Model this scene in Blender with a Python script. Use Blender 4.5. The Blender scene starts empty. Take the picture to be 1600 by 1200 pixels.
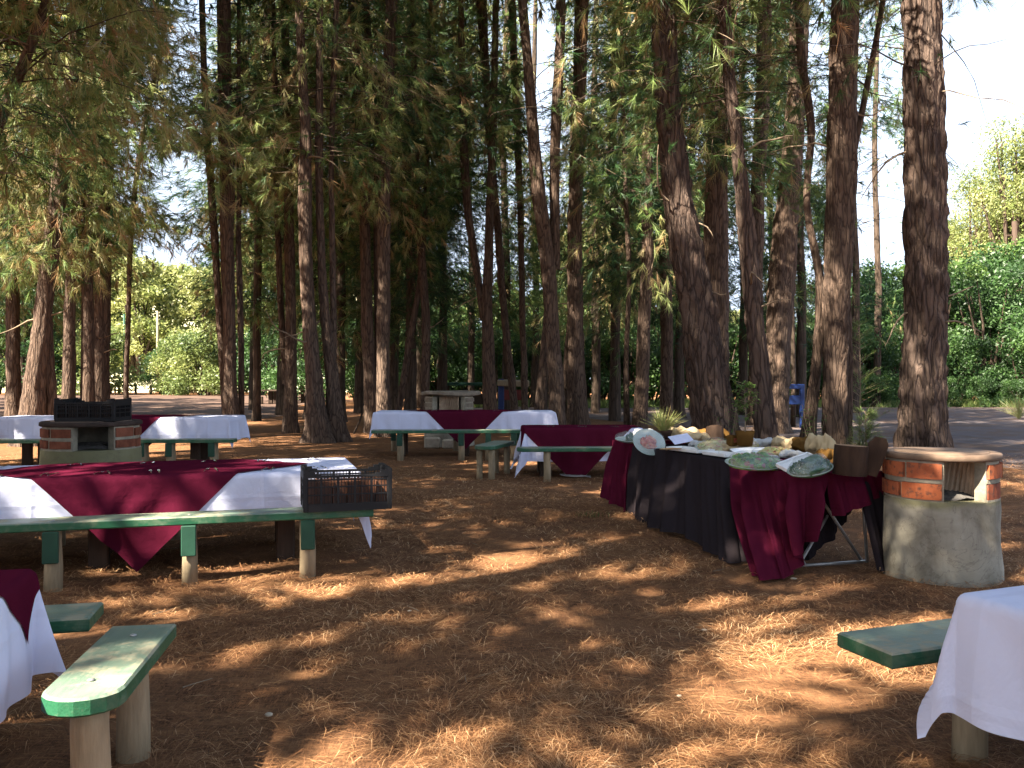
import bpy, math, random
import numpy as np
from mathutils import Vector, Matrix, Euler

random.seed(7)
RNG = np.random.default_rng(7)
scene = bpy.context.scene
COL = scene.collection
PI = math.pi

# ---------------------------------------------------------------- camera
F = 1340.0          # focal length in pixels of the 1600 wide photograph
CX, HY, H = 800.0, 592.0, 1.5
cam_d = bpy.data.cameras.new("camera")
cam_d.sensor_fit = 'HORIZONTAL'
cam_d.sensor_width = 36.0
cam_d.lens = 36.0 * F / 1600.0
cam_d.shift_y = (HY - 600.0) / 1600.0
cam_d.clip_start = 0.05
cam_d.clip_end = 2000
cam = bpy.data.objects.new("camera", cam_d)
cam.location = (0, 0, H)
cam.rotation_euler = (PI / 2, 0, 0)
COL.objects.link(cam)
scene.camera = cam

# ---------------------------------------------------------------- light
SUN_FROM = Vector((-0.62, -0.54, 0.86)).normalized()
world = bpy.data.worlds.new("World")
scene.world = world
world.use_nodes = True
wn = world.node_tree
wn.nodes.clear()
sky = wn.nodes.new('ShaderNodeTexSky')
sky.sky_type = 'NISHITA'
sky.sun_disc = False
sky.sun_elevation = math.asin(SUN_FROM.z)
sky.sun_rotation = math.atan2(SUN_FROM.x, SUN_FROM.y)
sky.air_density = 1.0
sky.dust_density = 2.0
sky.ozone_density = 1.0
bgn = wn.nodes.new('ShaderNodeBackground')
bgn.inputs['Strength'].default_value = 0.05
outw = wn.nodes.new('ShaderNodeOutputWorld')
tcw = wn.nodes.new('ShaderNodeTexCoord')                   # thin bright cloud veil, whitest low down
sxw = wn.nodes.new('ShaderNodeSeparateXYZ'); wn.links.new(tcw.outputs['Generated'], sxw.inputs[0])
nzw = wn.nodes.new('ShaderNodeTexNoise'); nzw.inputs['Scale'].default_value = 2.2; nzw.inputs['Detail'].default_value = 5
wn.links.new(tcw.outputs['Generated'], nzw.inputs['Vector'])
adw = wn.nodes.new('ShaderNodeMath'); adw.operation = 'MULTIPLY_ADD'; adw.inputs[1].default_value = .6; wn.links.new(nzw.outputs['Fac'], adw.inputs[0]); wn.links.new(sxw.outputs[2], adw.inputs[2])
rpw = wn.nodes.new('ShaderNodeMapRange'); rpw.inputs[1].default_value = .60; rpw.inputs[2].default_value = 1.0; rpw.inputs[3].default_value = .95; rpw.inputs[4].default_value = .0
wn.links.new(adw.outputs[0], rpw.inputs[0])
mxw = wn.nodes.new('ShaderNodeMix'); mxw.data_type = 'RGBA'; wn.links.new(rpw.outputs[0], mxw.inputs[0])
wn.links.new(sky.outputs[0], mxw.inputs[6]); mxw.inputs[7].default_value = (3.7, 4.3, 5.3, 1)
wn.links.new(mxw.outputs[2], bgn.inputs['Color'])
wn.links.new(bgn.outputs[0], outw.inputs['Surface'])

sun_d = bpy.data.lights.new("sun", 'SUN')
sun_d.energy = 5.0
sun_d.angle = math.radians(0.55)
sun_d.color = (1.0, 0.90, 0.75)
sun = bpy.data.objects.new("sun", sun_d)
sun.rotation_euler = SUN_FROM.to_track_quat('Z', 'Y').to_euler()
sun.location = SUN_FROM * 60
COL.objects.link(sun)

scene.view_settings.view_transform = 'Standard'
scene.view_settings.look = 'None'
scene.view_settings.exposure = 3.0
scene.view_settings.gamma = 1.0
scene.view_settings.use_curve_mapping = False
scene.render.engine = 'CYCLES'
scene.cycles.max_bounces = 6
scene.cycles.diffuse_bounces = 2
scene.cycles.transmission_bounces = 6
scene.cycles.transparent_max_bounces = 8

# ---------------------------------------------------------------- placing
def at(px, py, z=0.0):
    """point of the plane at height z seen at that place of the photograph"""
    d = (H - z) * F / (py - HY)
    return Vector(((px - CX) / F * d, d, z))

def atd(px, py, d):
    return Vector(((px - CX) / F * d, d, H - (py - HY) / F * d))

# ---------------------------------------------------------------- noise (numpy value noise)
def _hash(ix, iy, iz, seed):
    n = (ix.astype(np.int64) * 374761393 + iy.astype(np.int64) * 668265263 + iz.astype(np.int64) * 2147483647 + seed * 974634777) & 0x7fffffff
    n = (n ^ (n >> 13)) * 1274126177 & 0x7fffffff
    n = n ^ (n >> 16)
    return (n & 0xffff) / 65535.0

def vnoise(x, y, z, seed=0):
    x, y, z = np.broadcast_arrays(np.asarray(x, float), np.asarray(y, float), np.asarray(z, float))
    ix, iy, iz = np.floor(x), np.floor(y), np.floor(z)
    fx, fy, fz = x - ix, y - iy, z - iz
    fx = fx * fx * (3 - 2 * fx); fy = fy * fy * (3 - 2 * fy); fz = fz * fz * (3 - 2 * fz)
    r = 0
    for a in (0, 1):
        for b in (0, 1):
            for c in (0, 1):
                w = (fx if a else 1 - fx) * (fy if b else 1 - fy) * (fz if c else 1 - fz)
                r = r + w * _hash(ix + a, iy + b, iz + c, seed)
    return r * 2 - 1

def fbm(x, y, z, oct=3, seed=0):
    r, a = 0, 1.0
    for o in range(oct):
        r = r + a * vnoise(np.asarray(x) * 2 ** o, np.asarray(y) * 2 ** o, np.asarray(z) * 2 ** o, seed + o)
        a *= 0.5
    return r

# ---------------------------------------------------------------- objects
def link(name, data=None, parent=None, loc=None):
    o = bpy.data.objects.new(name, data)
    COL.objects.link(o)
    if parent is not None:
        o.parent = parent
    if loc is not None:
        o.location = loc
    return o

def tag(o, label=None, cat=None, group=None, kind=None):
    if label: o['label'] = label
    if cat: o['category'] = cat
    if group: o['group'] = group
    if kind: o['kind'] = kind
    return o

def thing(name, label, cat, loc=(0, 0, 0), rotz=0.0, group=None):
    o = link(name, None, None, loc)
    o.empty_display_size = 0.1
    o.rotation_euler = (0, 0, rotz)
    return tag(o, label, cat, group)

def copy_tree(o, parent=None):
    c = o.copy()
    COL.objects.link(c)
    c.parent = parent
    for ch in list(o.children):
        copy_tree(ch, c)
    return c

class MB:
    """collects polygons; build() links them as one mesh object"""
    def __init__(s):
        s.v, s.f, s.m, s.n = [], [], [], 0
        s.uv = []
    def add(s, verts, faces, mi=0):
        b = s.n
        s.v.extend([tuple(p) for p in verts]); s.n += len(verts)
        for f in faces:
            s.f.append(tuple(i + b for i in f)); s.m.append(mi)
    def box(s, c, size, rot=(0, 0, 0), mi=0, bev=0.0):
        hx, hy, hz = size[0] / 2, size[1] / 2, size[2] / 2
        R = Euler(rot).to_matrix()
        c = Vector(c)
        if bev <= 0:
            vs = [R @ Vector((x, y, z)) + c for x in (-hx, hx) for y in (-hy, hy) for z in (-hz, hz)]
            s.add(vs, [(0, 1, 3, 2), (4, 6, 7, 5), (0, 4, 5, 1), (2, 3, 7, 6), (0, 2, 6, 4), (1, 5, 7, 3)], mi)
        else:
            b = min(bev, hx * .9, hy * .9, hz * .9)
            vs, fs = [], []
            for z, q in ((-hz, b), (-hz + b, 0), (hz - b, 0), (hz, b)):
                X, Y = hx - q, hy - q
                k = b if q == 0 else b * .6
                for (x, y) in ((-X + k, -Y), (X - k, -Y), (X, -Y + k), (X, Y - k), (X - k, Y), (-X + k, Y), (-X, Y - k), (-X, -Y + k)):
                    vs.append(R @ Vector((x, y, z)) + c)
            for r in range(3):
                for i in range(8):
                    j = (i + 1) % 8
                    fs.append((r * 8 + i, r * 8 + j, r * 8 + 8 + j, r * 8 + 8 + i))
            fs.append(tuple(range(7, -1, -1))); fs.append(tuple(range(24, 32)))
            s.add(vs, fs, mi)
    def tube(s, pts, radii, n=8, mi=0, cap=True):
        pts = [Vector(p) for p in pts]
        if not hasattr(radii, '__len__'): radii = [radii] * len(pts)
        vs, fs = [], []
        for i, p in enumerate(pts):
            t = (pts[min(i + 1, len(pts) - 1)] - pts[max(i - 1, 0)])
            if t.length < 1e-9: t = Vector((0, 0, 1))
            t.normalize()
            a = Vector((1, 0, 0)) if abs(t.x) < .8 else Vector((0, 1, 0))
            u = t.cross(a).normalized(); w = t.cross(u)
            for k in range(n):
                an = 2 * PI * k / n
                vs.append(p + (u * math.cos(an) + w * math.sin(an)) * radii[i])
        for i in range(len(pts) - 1):
            for k in range(n):
                k2 = (k + 1) % n
                fs.append((i * n + k, i * n + k2, (i + 1) * n + k2, (i + 1) * n + k))
        if cap:
            fs.append(tuple(range(n - 1, -1, -1)))
            fs.append(tuple((len(pts) - 1) * n + k for k in range(n)))
        s.add(vs, fs, mi)
    def lathe(s, prof, n=24, c=(0, 0, 0), mi=0, rot=(0, 0, 0), sc=(1, 1, 1), closed=False):
        R = Euler(rot).to_matrix(); c = Vector(c)
        vs, fs = [], []
        for (r, z) in prof:
            for k in range(n):
                a = 2 * PI * k / n
                vs.append(R @ Vector((r * math.cos(a) * sc[0], r * math.sin(a) * sc[1], z * sc[2])) + c)
        for i in range(len(prof) - 1):
            for k in range(n):
                k2 = (k + 1) % n
                fs.append((i * n + k, i * n + k2, (i + 1) * n + k2, (i + 1) * n + k))
        if not closed:
            fs.append(tuple(range(n - 1, -1, -1)))
            fs.append(tuple((len(prof) - 1) * n + k for k in range(n)))
        s.add(vs, fs, mi)
    def prism(s, poly, z0, z1, mi=0):
        n = len(poly)
        vs = [(x, y, z0) for x, y in poly] + [(x, y, z1) for x, y in poly]
        fs = [tuple(range(n - 1, -1, -1)), tuple(range(n, 2 * n))] + [(i, (i + 1) % n, n + (i + 1) % n, n + i) for i in range(n)]
        s.add(vs, fs, mi)
    def build(s, name, mats, parent=None, smooth=False, loc=None):
        me = bpy.data.meshes.new(name)
        me.from_pydata(s.v, [], s.f)
        if not isinstance(mats, (list, tuple)): mats = [mats]
        for m in mats: me.materials.append(m)
        if len(mats) > 1: me.polygons.foreach_set('material_index', s.m)
        if smooth: me.polygons.foreach_set('use_smooth', [True] * len(me.polygons))
        me.update()
        return link(name, me, parent, loc)

def arr_mesh(name, V, Fc, mats, k=4, smooth=False, tint=None, uv=None, mi=None):
    """mesh from numpy arrays: V (n,3), Fc (m,k)"""
    me = bpy.data.meshes.new(name)
    V = np.ascontiguousarray(V, dtype=np.float32); Fc = np.ascontiguousarray(Fc, dtype=np.int32)
    me.vertices.add(len(V)); me.vertices.foreach_set('co', V.ravel())
    m = len(Fc)
    me.loops.add(m * k); me.loops.foreach_set('vertex_index', Fc.ravel())
    me.polygons.add(m)
    me.polygons.foreach_set('loop_start', np.arange(0, m * k, k, dtype=np.int32))
    me.polygons.foreach_set('loop_total', np.full(m, k, dtype=np.int32))
    if smooth: me.polygons.foreach_set('use_smooth', np.ones(m, dtype=bool))
    if not isinstance(mats, (list, tuple)): mats = [mats]
    for mm in mats: me.materials.append(mm)
    if mi is not None: me.polygons.foreach_set('material_index', np.asarray(mi, dtype=np.int32))
    me.update(calc_edges=True)
    if tint is not None:
        a = me.attributes.new('tint', 'FLOAT', 'POINT')
        a.data.foreach_set('value', np.ascontiguousarray(tint, dtype=np.float32))
    if uv is not None:
        l = me.uv_layers.new(name='UVMap')
        l.data.foreach_set('uv', np.ascontiguousarray(uv[Fc.ravel()], dtype=np.float32).ravel())
    return me

def grid_faces(nu, nv, wrap=False):
    i = np.arange(nu - 1)[:, None]; j = np.arange(nv if wrap else nv - 1)[None, :]
    j2 = (j + 1) % nv
    a = i * nv + j; b = i * nv + j2; c = (i + 1) * nv + j2; d = (i + 1) * nv + j
    return np.stack([a + 0 * b, b + 0 * a, c, d], -1).reshape(-1, 4)

# ---------------------------------------------------------------- materials
class NT:
    def __init__(s, name):
        s.mat = bpy.data.materials.new(name); s.mat.use_nodes = True
        s.t = s.mat.node_tree; s.t.nodes.clear()
        s.out = s.t.nodes.new('ShaderNodeOutputMaterial')
    def n(s, typ, **kw):
        nd = s.t.nodes.new('ShaderNode' + typ)
        for k, v in kw.items():
            if k in nd.inputs: nd.inputs[k].default_value = v
            else: setattr(nd, k, v)
        return nd
    def l(s, a, b): s.t.links.new(a, b)
    def coord(s, kind='Object', scale=(1, 1, 1)):
        tc = s.n('TexCoord'); mp = s.n('Mapping'); mp.inputs['Scale'].default_value = scale
        s.l(tc.outputs[kind], mp.inputs['Vector']); return mp.outputs[0]
    def noise(s, vec, scale, detail=4, rough=.6, dist=0):
        nd = s.n('TexNoise'); nd.inputs['Scale'].default_value = scale; nd.inputs['Detail'].default_value = detail
        nd.inputs['Roughness'].default_value = rough; nd.inputs['Distortion'].default_value = dist
        if vec is not None: s.l(vec, nd.inputs['Vector'])
        return nd.outputs['Fac']
    def voro(s, vec, scale, feature='DISTANCE_TO_EDGE', out='Distance'):
        nd = s.n('TexVoronoi'); nd.feature = feature; nd.inputs['Scale'].default_value = scale
        s.l(vec, nd.inputs['Vector']); return nd.outputs[out]
    def ramp(s, fac, stops):
        r = s.n('ValToRGB'); e = r.color_ramp.elements
        while len(e) < len(stops): e.new(.5)
        for q, (p, c) in zip(e, stops):
            q.position = p; q.color = tuple(c) + (1,) if len(c) == 3 else c
        s.l(fac, r.inputs[0]); return r.outputs[0]
    def mix(s, fac, a, b, mode='MIX'):
        m = s.n('Mix'); m.data_type = 'RGBA'; m.blend_type = mode
        for src, k in ((fac, 0), (a, 6), (b, 7)):
            if isinstance(src, (int, float)): m.inputs[k].default_value = src
            elif isinstance(src, tuple): m.inputs[k].default_value = src + (1,) if len(src) == 3 else src
            else: s.l(src, m.inputs[k])
        return m.outputs[2]
    def math(s, op, a, b=None, c=None):
        m = s.n('Math'); m.operation = op
        for i, x in enumerate((a, b, c)):
            if x is None: continue
            if isinstance(x, (int, float)): m.inputs[i].default_value = x
            else: s.l(x, m.inputs[i])
        return m.outputs[0]
    def bump(s, h, strength=.5, dist=.02):
        b = s.n('Bump'); b.inputs['Strength'].default_value = strength; b.inputs['Distance'].default_value = dist
        s.l(h, b.inputs['Height']); return b.outputs[0]
    def pbsdf(s, col, rough=.8, spec=.3, bump=None, metal=0.0, trans=0.0, **kw):
        p = s.n('BsdfPrincipled')
        if isinstance(col, tuple): p.inputs['Base Color'].default_value = col + (1,)
        else: s.l(col, p.inputs['Base Color'])
        if isinstance(rough, (int, float)): p.inputs['Roughness'].default_value = rough
        else: s.l(rough, p.inputs['Roughness'])
        p.inputs['Specular IOR Level'].default_value = spec
        p.inputs['Metallic'].default_value = metal
        p.inputs['Transmission Weight'].default_value = trans
        for k, v in kw.items(): p.inputs[k.replace('_', ' ')].default_value = v
        if bump is not None: s.l(bump, p.inputs['Normal'])
        s.l(p.outputs[0], s.out.inputs[0]); s.p = p
        return s.mat

def leafmat(name, stops, transl=.35, rough=.6):
    t = NT(name)
    a = t.n('Attribute'); a.attribute_name = 'tint'
    col = t.ramp(a.outputs['Fac'], stops)
    d = t.n('BsdfDiffuse'); tr = t.n('BsdfTranslucent'); g = t.n('BsdfGlossy')
    g.inputs['Roughness'].default_value = .5
    t.l(col, d.inputs[0]); t.l(col, tr.inputs[0])
    m = t.n('MixShader'); m.inputs[0].default_value = transl
    t.l(d.outputs[0], m.inputs[1]); t.l(tr.outputs[0], m.inputs[2])
    m2 = t.n('MixShader'); m2.inputs[0].default_value = .03
    t.l(m.outputs[0], m2.inputs[1]); t.l(g.outputs[0], m2.inputs[2])
    t.l(m2.outputs[0], t.out.inputs[0])
    return t.mat

M = {}
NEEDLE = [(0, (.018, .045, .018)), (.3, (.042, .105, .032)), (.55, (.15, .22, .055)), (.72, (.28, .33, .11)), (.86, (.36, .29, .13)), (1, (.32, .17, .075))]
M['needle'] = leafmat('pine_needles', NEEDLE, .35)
M['leaf'] = leafmat('broad_leaves', [(0, (.02, .05, .015)), (.4, (.05, .11, .025)), (.7, (.10, .17, .035)), (1, (.22, .26, .07))], .4)
M['leaf_pale'] = leafmat('pale_yellow_leaves', [(0, (.06, .10, .03)), (.4, (.18, .22, .06)), (.7, (.32, .34, .12)), (1, (.45, .44, .22))], .45)  # lighter copy of leaf: washed-out sunlight put into the far foliage colour
M['litter'] = leafmat('fallen_needles', [(0, (.075, .036, .020)), (.4, (.25, .115, .050)), (.75, (.48, .26, .12)), (1, (.72, .50, .28))], .1)
M['grass'] = leafmat('grass_blades', [(0, (.04, .09, .02)), (.6, (.12, .17, .04)), (1, (.30, .27, .12))], .35)

def bark(name, plate, deep, scale=10.0, str_=.9):
    t = NT(name)
    v = t.coord('Object', (1, 1, .17))
    nz = t.noise(v, 4.0, 3)
    vv = t.n('VectorMath'); vv.operation = 'ADD'
    nc = t.n('TexNoise'); nc.inputs['Scale'].default_value = 5; nc.inputs['Detail'].default_value = 3
    t.l(v, nc.inputs['Vector'])
    sc = t.n('VectorMath'); sc.operation = 'SCALE'; sc.inputs['Scale'].default_value = .26
    t.l(nc.outputs['Color'], sc.inputs[0]); t.l(v, vv.inputs[0]); t.l(sc.outputs[0], vv.inputs[1])
    e = t.voro(vv.outputs[0], scale)
    e2 = t.voro(vv.outputs[0], scale * 2.7)
    cell = t.voro(vv.outputs[0], scale, 'F1', 'Color')
    sep = t.n('SeparateColor'); t.l(cell, sep.inputs[0])
    fine = t.noise(v, 45, 5, .7)
    crack = t.ramp(e, [(0, (0, 0, 0)), (.16, (1, 1, 1))])
    c = t.mix(sep.outputs[0], tuple(x * .75 for x in plate), tuple(min(1, x * 1.25) for x in plate))
    c = t.mix(t.math('MULTIPLY', nz, .55), c, (plate[0] * 1.3, plate[1] * 1.0, plate[2] * .85))
    c = t.mix(t.math('MULTIPLY', fine, .5), c, tuple(x * .45 for x in plate))
    c = t.mix(crack, deep, c)
    h = t.math('ADD', t.math('MULTIPLY', t.math('MINIMUM', e, .22), 3.0), t.math('MULTIPLY', t.math('MINIMUM', e2, .15), 1.2))
    h = t.math('ADD', h, t.math('MULTIPLY', fine, .35))
    return t.pbsdf(c, .95, .1, t.bump(h, str_, .05))
M['bark'] = bark('pine_bark', (.125, .092, .070), (.045, .031, .024), 13, .7)
M['bark_red'] = bark('reddish_pine_bark', (.112, .084, .068), (.036, .026, .022), 9, .9)
M['bark_far'] = bark('far_pine_bark', (.085, .065, .050), (.04, .03, .022), 7, .5)

def simple(name, col, rough=.8, spec=.3, var=.25, scale=12, bumps=.2, metal=0, dist=.01, stretch=(1, 1, 1)):
    t = NT(name)
    v = t.coord('Object', stretch)
    n = t.noise(v, scale, 5, .65)
    c = t.ramp(n, [(.25, tuple(x * (1 - var) for x in col)), (.75, tuple(min(1, x * (1 + var)) for x in col))])
    return t.pbsdf(c, rough, spec, t.bump(n, bumps, dist), metal)

def clothmat(name, col, transl=.12, crease=.4):
    t = NT(name)
    uv = t.coord('UV', (1, 1, 1))
    s = t.n('SeparateXYZ'); t.l(uv, s.inputs[0])
    hs = []
    for k, per in ((0, .42), (1, .40)):
        f = t.math('FRACT', t.math('DIVIDE', s.outputs[k], per))
        a = t.math('ABSOLUTE', t.math('SUBTRACT', f, .5))
        hs.append(t.math('MINIMUM', t.math('MULTIPLY', a, 14.0), 1.0))
    n = t.noise(uv, 3.5, 4, .6, .6)
    h = t.math('ADD', t.math('MULTIPLY', t.math('ADD', hs[0], hs[1]), .22 * crease), t.math('MULTIPLY', n, 1.1))
    w = t.noise(t.coord('UV', (900, 900, 1)), 1.0, 1)
    h2 = t.math('ADD', h, t.math('MULTIPLY', w, .01))
    b = t.bump(h2, .5, .03)
    d = t.n('BsdfDiffuse'); tr = t.n('BsdfTranslucent')
    c = t.mix(n, tuple(x * .93 for x in col), col)
    t.l(c, d.inputs[0]); t.l(c, tr.inputs[0]); t.l(b, d.inputs['Normal'])
    m = t.n('MixShader'); m.inputs[0].default_value = transl
    t.l(d.outputs[0], m.inputs[1]); t.l(tr.outputs[0], m.inputs[2]); t.l(m.outputs[0], t.out.inputs[0])
    return t.mat
M['white_cloth'] = clothmat('white_cotton', (.68, .70, .86), .12, 1.0)  # the blue of the shade is put into this white's base colour
M['maroon'] = clothmat('maroon_cotton', (.075, .008, .021), .05, .35)
M['black_cloth'] = clothmat('black_cotton', (.024, .019, .021), .0, .3)
M['tan_cloth'] = clothmat('tan_linen', (.50, .38, .22), .1, .0)
M['white_paper'] = clothmat('white_wrapping_paper', (.62, .62, .60), .3, .0)
M['gold_cloth'] = clothmat('gold_brown_satin', (.12, .062, .018), .0, .0)

def green_paint():
    t = NT('worn_green_paint')
    v = t.coord('Object')
    g = t.n('NewGeometry'); s = t.n('SeparateXYZ'); t.l(g.outputs['True Normal'], s.inputs[0])
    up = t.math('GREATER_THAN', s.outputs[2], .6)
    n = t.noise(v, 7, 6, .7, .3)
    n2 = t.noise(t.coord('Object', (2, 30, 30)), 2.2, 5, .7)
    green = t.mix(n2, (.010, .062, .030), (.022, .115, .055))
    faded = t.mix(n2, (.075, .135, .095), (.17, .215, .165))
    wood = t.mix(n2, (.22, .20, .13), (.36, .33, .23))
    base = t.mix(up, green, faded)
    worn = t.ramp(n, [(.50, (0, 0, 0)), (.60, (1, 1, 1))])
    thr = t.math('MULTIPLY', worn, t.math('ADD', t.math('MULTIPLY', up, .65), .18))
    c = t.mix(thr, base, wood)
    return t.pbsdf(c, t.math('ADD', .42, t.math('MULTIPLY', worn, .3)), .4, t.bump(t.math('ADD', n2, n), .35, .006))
M['green'] = green_paint()
M['post'] = simple('weathered_post_wood', (.27, .21, .13), .85, .2, .35, 5, .5, stretch=(4, 4, .6))
M['twig'] = simple('pale_dead_twig', (.20, .15, .10), .85, .2, .3, 5, .3)
M['dark_wood'] = simple('dark_brown_timber', (.05, .032, .022), .8, .2, .3, 5, .4, stretch=(4, 4, .6))
M['plank'] = simple('grey_table_board', (.25, .2, .14), .8, .2, .3, 5, .4, stretch=(.6, 6, 6))
M['black_plastic'] = simple('black_plastic', (.007, .007, .008), .5, .3, .1, 20, .05)
M['steel'] = simple('cutlery_steel', (.6, .6, .62), .22, .5, .05, 20, .02, 1.0)
M['tube_steel'] = simple('grey_tube_steel', (.38, .37, .35), .45, .5, .2, 30, .05, .6)
M['mortar'] = simple('grey_mortar', (.27, .24, .18), .95, .1, .35, 14, .8)
M['ash'] = simple('grey_ash', (.12, .11, .10), .95, .1, .6, 25, .8)
M['soot'] = simple('sooty_brick', (.05, .035, .028), .95, .1, .5, 9, .5)
M['rust'] = simple('rusty_sheet_steel', (.17, .115, .08), .8, .3, .35, 6, .3, .35)
M['rib'] = simple('ribbed_clay_liner', (.42, .30, .20), .75, .3, .35, 9, .4)
M['stump'] = simple('brown_cut_wood', (.036, .020, .012), .85, .2, .4, 6, .5, stretch=(3, 3, .8))  # brown wood, darkened further to put shade into its colour
M['pale_wood'] = simple('pale_utensil_wood', (.48, .32, .16), .6, .3, .2, 8, .1)
M['blue'] = simple('blue_paint', (.006, .022, .10), .5, .4, .2, 6, .1)
M['red'] = simple('dull_red_paint', (.13, .022, .016), .6, .3, .2, 6, .1)
M['stone'] = simple('rough_pale_stone', (.40, .33, .24), .9, .2, .35, 6, .6)
M['stone_dark'] = simple('dark_rough_stone', (.19, .155, .115), .9, .2, .45, 6, .6)  # darker tone of the rough stone
M['dark_green'] = simple('dark_green_paint', (.012, .05, .03), .6, .3, .2, 6, .1)
M['white_tray'] = simple('white_glazed_ceramic', (.78, .78, .76), .25, .5, .03, 5, .02)
M['board'] = simple('pale_notice_board', (.45, .42, .34), .7, .2, .1, 6, .1)

def concrete():
    t = NT('stained_concrete')
    v = t.coord('Object')
    n = t.noise(v, 3.2, 6, .6, .5); n2 = t.noise(v, 40, 4, .7)
    s = t.noise(t.coord('Object', (5, 5, .8)), 2.0, 4, .6)
    c = t.ramp(n, [(.30, (.13, .115, .085)), (.52, (.27, .245, .19)), (.75, (.36, .335, .27))])
    c = t.mix(t.ramp(s, [(.55, (0, 0, 0)), (.75, (.6, .6, .6))]), c, (.13, .11, .09))
    sp = t.n('SeparateXYZ'); t.l(v, sp.inputs[0])
    moss = t.ramp(t.math('ADD', sp.outputs[2], t.math('MULTIPLY', t.math('SUBTRACT', n, .5), .25)), [(.55, (0, 0, 0)), (.60, (.8, .8, .8))])
    c = t.mix(moss, c, (.16, .15, .07))
    c = t.mix(t.ramp(t.noise(v, 2.0, 6, .6, 2.5), [(.485, (0, 0, 0)), (.50, (.45, .45, .45)), (.515, (0, 0, 0))]), c, (.10, .085, .07))
    return t.pbsdf(c, .92, .15, t.bump(t.math('ADD', n2, t.math('MULTIPLY', n, 2.0)), .4, .006))
M['concrete'] = concrete()
M['brick_dark'] = simple('smoked_brick', (.17, .06, .035), .95, .1, .6, 7, .6)

def brickm():
    t = NT('orange_red_brick')
    v = t.coord('Object')
    n = t.noise(v, 9, 5, .65)
    oi = t.n('ObjectInfo')
    c = t.ramp(n, [(.3, (.30, .075, .03)), (.7, (.50, .15, .06))])
    c = t.mix(t.math('MULTIPLY', oi.outputs['Random'], .75), c, (.17, .05, .032))
    c = t.mix(t.ramp(t.noise(v, 22, 4), [(.52, (0, 0, 0)), (.66, (.8, .8, .8))]), c, (.07, .05, .04))
    return t.pbsdf(c, .9, .15, t.bump(t.noise(v, 50, 4, .7), .5, .006))
M['brick'] = brickm()

def ground_mat():
    t = NT('pine_needle_floor')
    v = t.coord('Object')
    big = t.noise(v, .55, 5, .6, .5)
    mid = t.noise(v, 4.0, 6, .7, 1.2)
    a = t.noise(t.coord('Object', (10, 70, 10)), 1.0, 4, .7, 1.5)
    b = t.noise(t.coord('Object', (80, 14, 10)), 1.0, 4, .7, 1.5)
    fib = t.math('MAXIMUM', a, b)
    c = t.ramp(fib, [(.42, (.052, .025, .014)), (.58, (.20, .092, .041)), (.72, (.37, .19, .085))])
    c = t.mix(t.ramp(mid, [(.4, (0, 0, 0)), (.75, (.8, .8, .8))]), c, (.30, .155, .072))
    c = t.mix(t.ramp(big, [(.5, (0, 0, 0)), (.75, (.65, .65, .65))]), c, (.13, .068, .040))
    return t.pbsdf(c, .95, .1, t.bump(t.math('ADD', t.math('MULTIPLY', fib, 1.0), mid), .9, .03))
M['ground'] = ground_mat()
def road_mat():
    t = NT('packed_grey_gravel')
    v = t.coord('Object')
    n = t.noise(v, 1.2, 6, .7, .4); f = t.noise(v, 28, 4, .7)
    c = t.ramp(n, [(.3, (.09, .072, .070)), (.7, (.16, .13, .125))])
    c = t.mix(t.ramp(t.noise(v, .7, 4, .7, 1.0), [(.46, (0, 0, 0)), (.60, (.85, .85, .85))]), c, (.13, .075, .045))
    c = t.mix(t.math('MULTIPLY', f, .4), c, (.09, .08, .075))
    return t.pbsdf(c, .95, .1, t.bump(f, .5, .02))
M['road'] = road_mat()
M['path'] = simple('shaded_earth_path', (.085, .054, .040), .95, .1, .6, 1.1, .7)  # darker than the road: tree shade is put into the path colour
M['verge'] = simple('short_grass_verge', (.10, .13, .035), .95, .1, .45, 3.0, .5)
M['field'] = simple('sunlit_dry_field', (.50, .47, .30), .95, .1, .2, .4, .2)

def glassy(name, col, rough=.15, alpha=.5):
    t = NT(name)
    g = t.n('BsdfGlossy'); g.inputs['Roughness'].default_value = rough
    tr = t.n('BsdfTransparent'); d = t.n('BsdfDiffuse'); d.inputs[0].default_value = col + (1,)
    v = t.coord('Object'); b = t.bump(t.noise(v, 22, 3, .6, 1.0), .8, .02)
    t.l(b, g.inputs['Normal'])
    m1 = t.n('MixShader'); m1.inputs[0].default_value = alpha
    t.l(tr.outputs[0], m1.inputs[1]); t.l(d.outputs[0], m1.inputs[2])
    m2 = t.n('MixShader'); m2.inputs[0].default_value = .10
    t.l(m1.outputs[0], m2.inputs[1]); t.l(g.outputs[0], m2.inputs[2]); t.l(m2.outputs[0], t.out.inputs[0])
    return t.mat
M['film'] = glassy('clear_cling_film', (.55, .62, .60), .15, .07)
M['glass_plate'] = glassy('greenish_glass_plate', (.42, .52, .46), .1, .75)
def foodmat(name, cols, scale=30):
    t = NT(name); v = t.coord('Object')
    n = t.voro(v, scale, 'F1', 'Color'); s = t.n('SeparateColor'); t.l(n, s.inputs[0])
    k = len(cols)
    c = t.ramp(s.outputs[0], [(i / (k - 1), x) for i, x in enumerate(cols)])
    return t.pbsdf(c, .5, .4, t.bump(t.noise(v, 40, 3), .6, .01))
M['food_red'] = foodmat('red_fruit_pieces', [(.35, .04, .02), (.45, .10, .05), (.5, .22, .12)])
M['food_green'] = foodmat('green_salad_leaves', [(.03, .10, .012), (.07, .18, .02), (.13, .26, .04), (.22, .04, .07)])
M['food_dark'] = foodmat('dark_green_leaves', [(.012, .045, .015), (.03, .08, .03), (.05, .10, .05)])
M['food_yellow'] = foodmat('yellow_mixed_salad', [(.45, .36, .14), (.5, .42, .2), (.35, .38, .12), (.45, .15, .12)])

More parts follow.
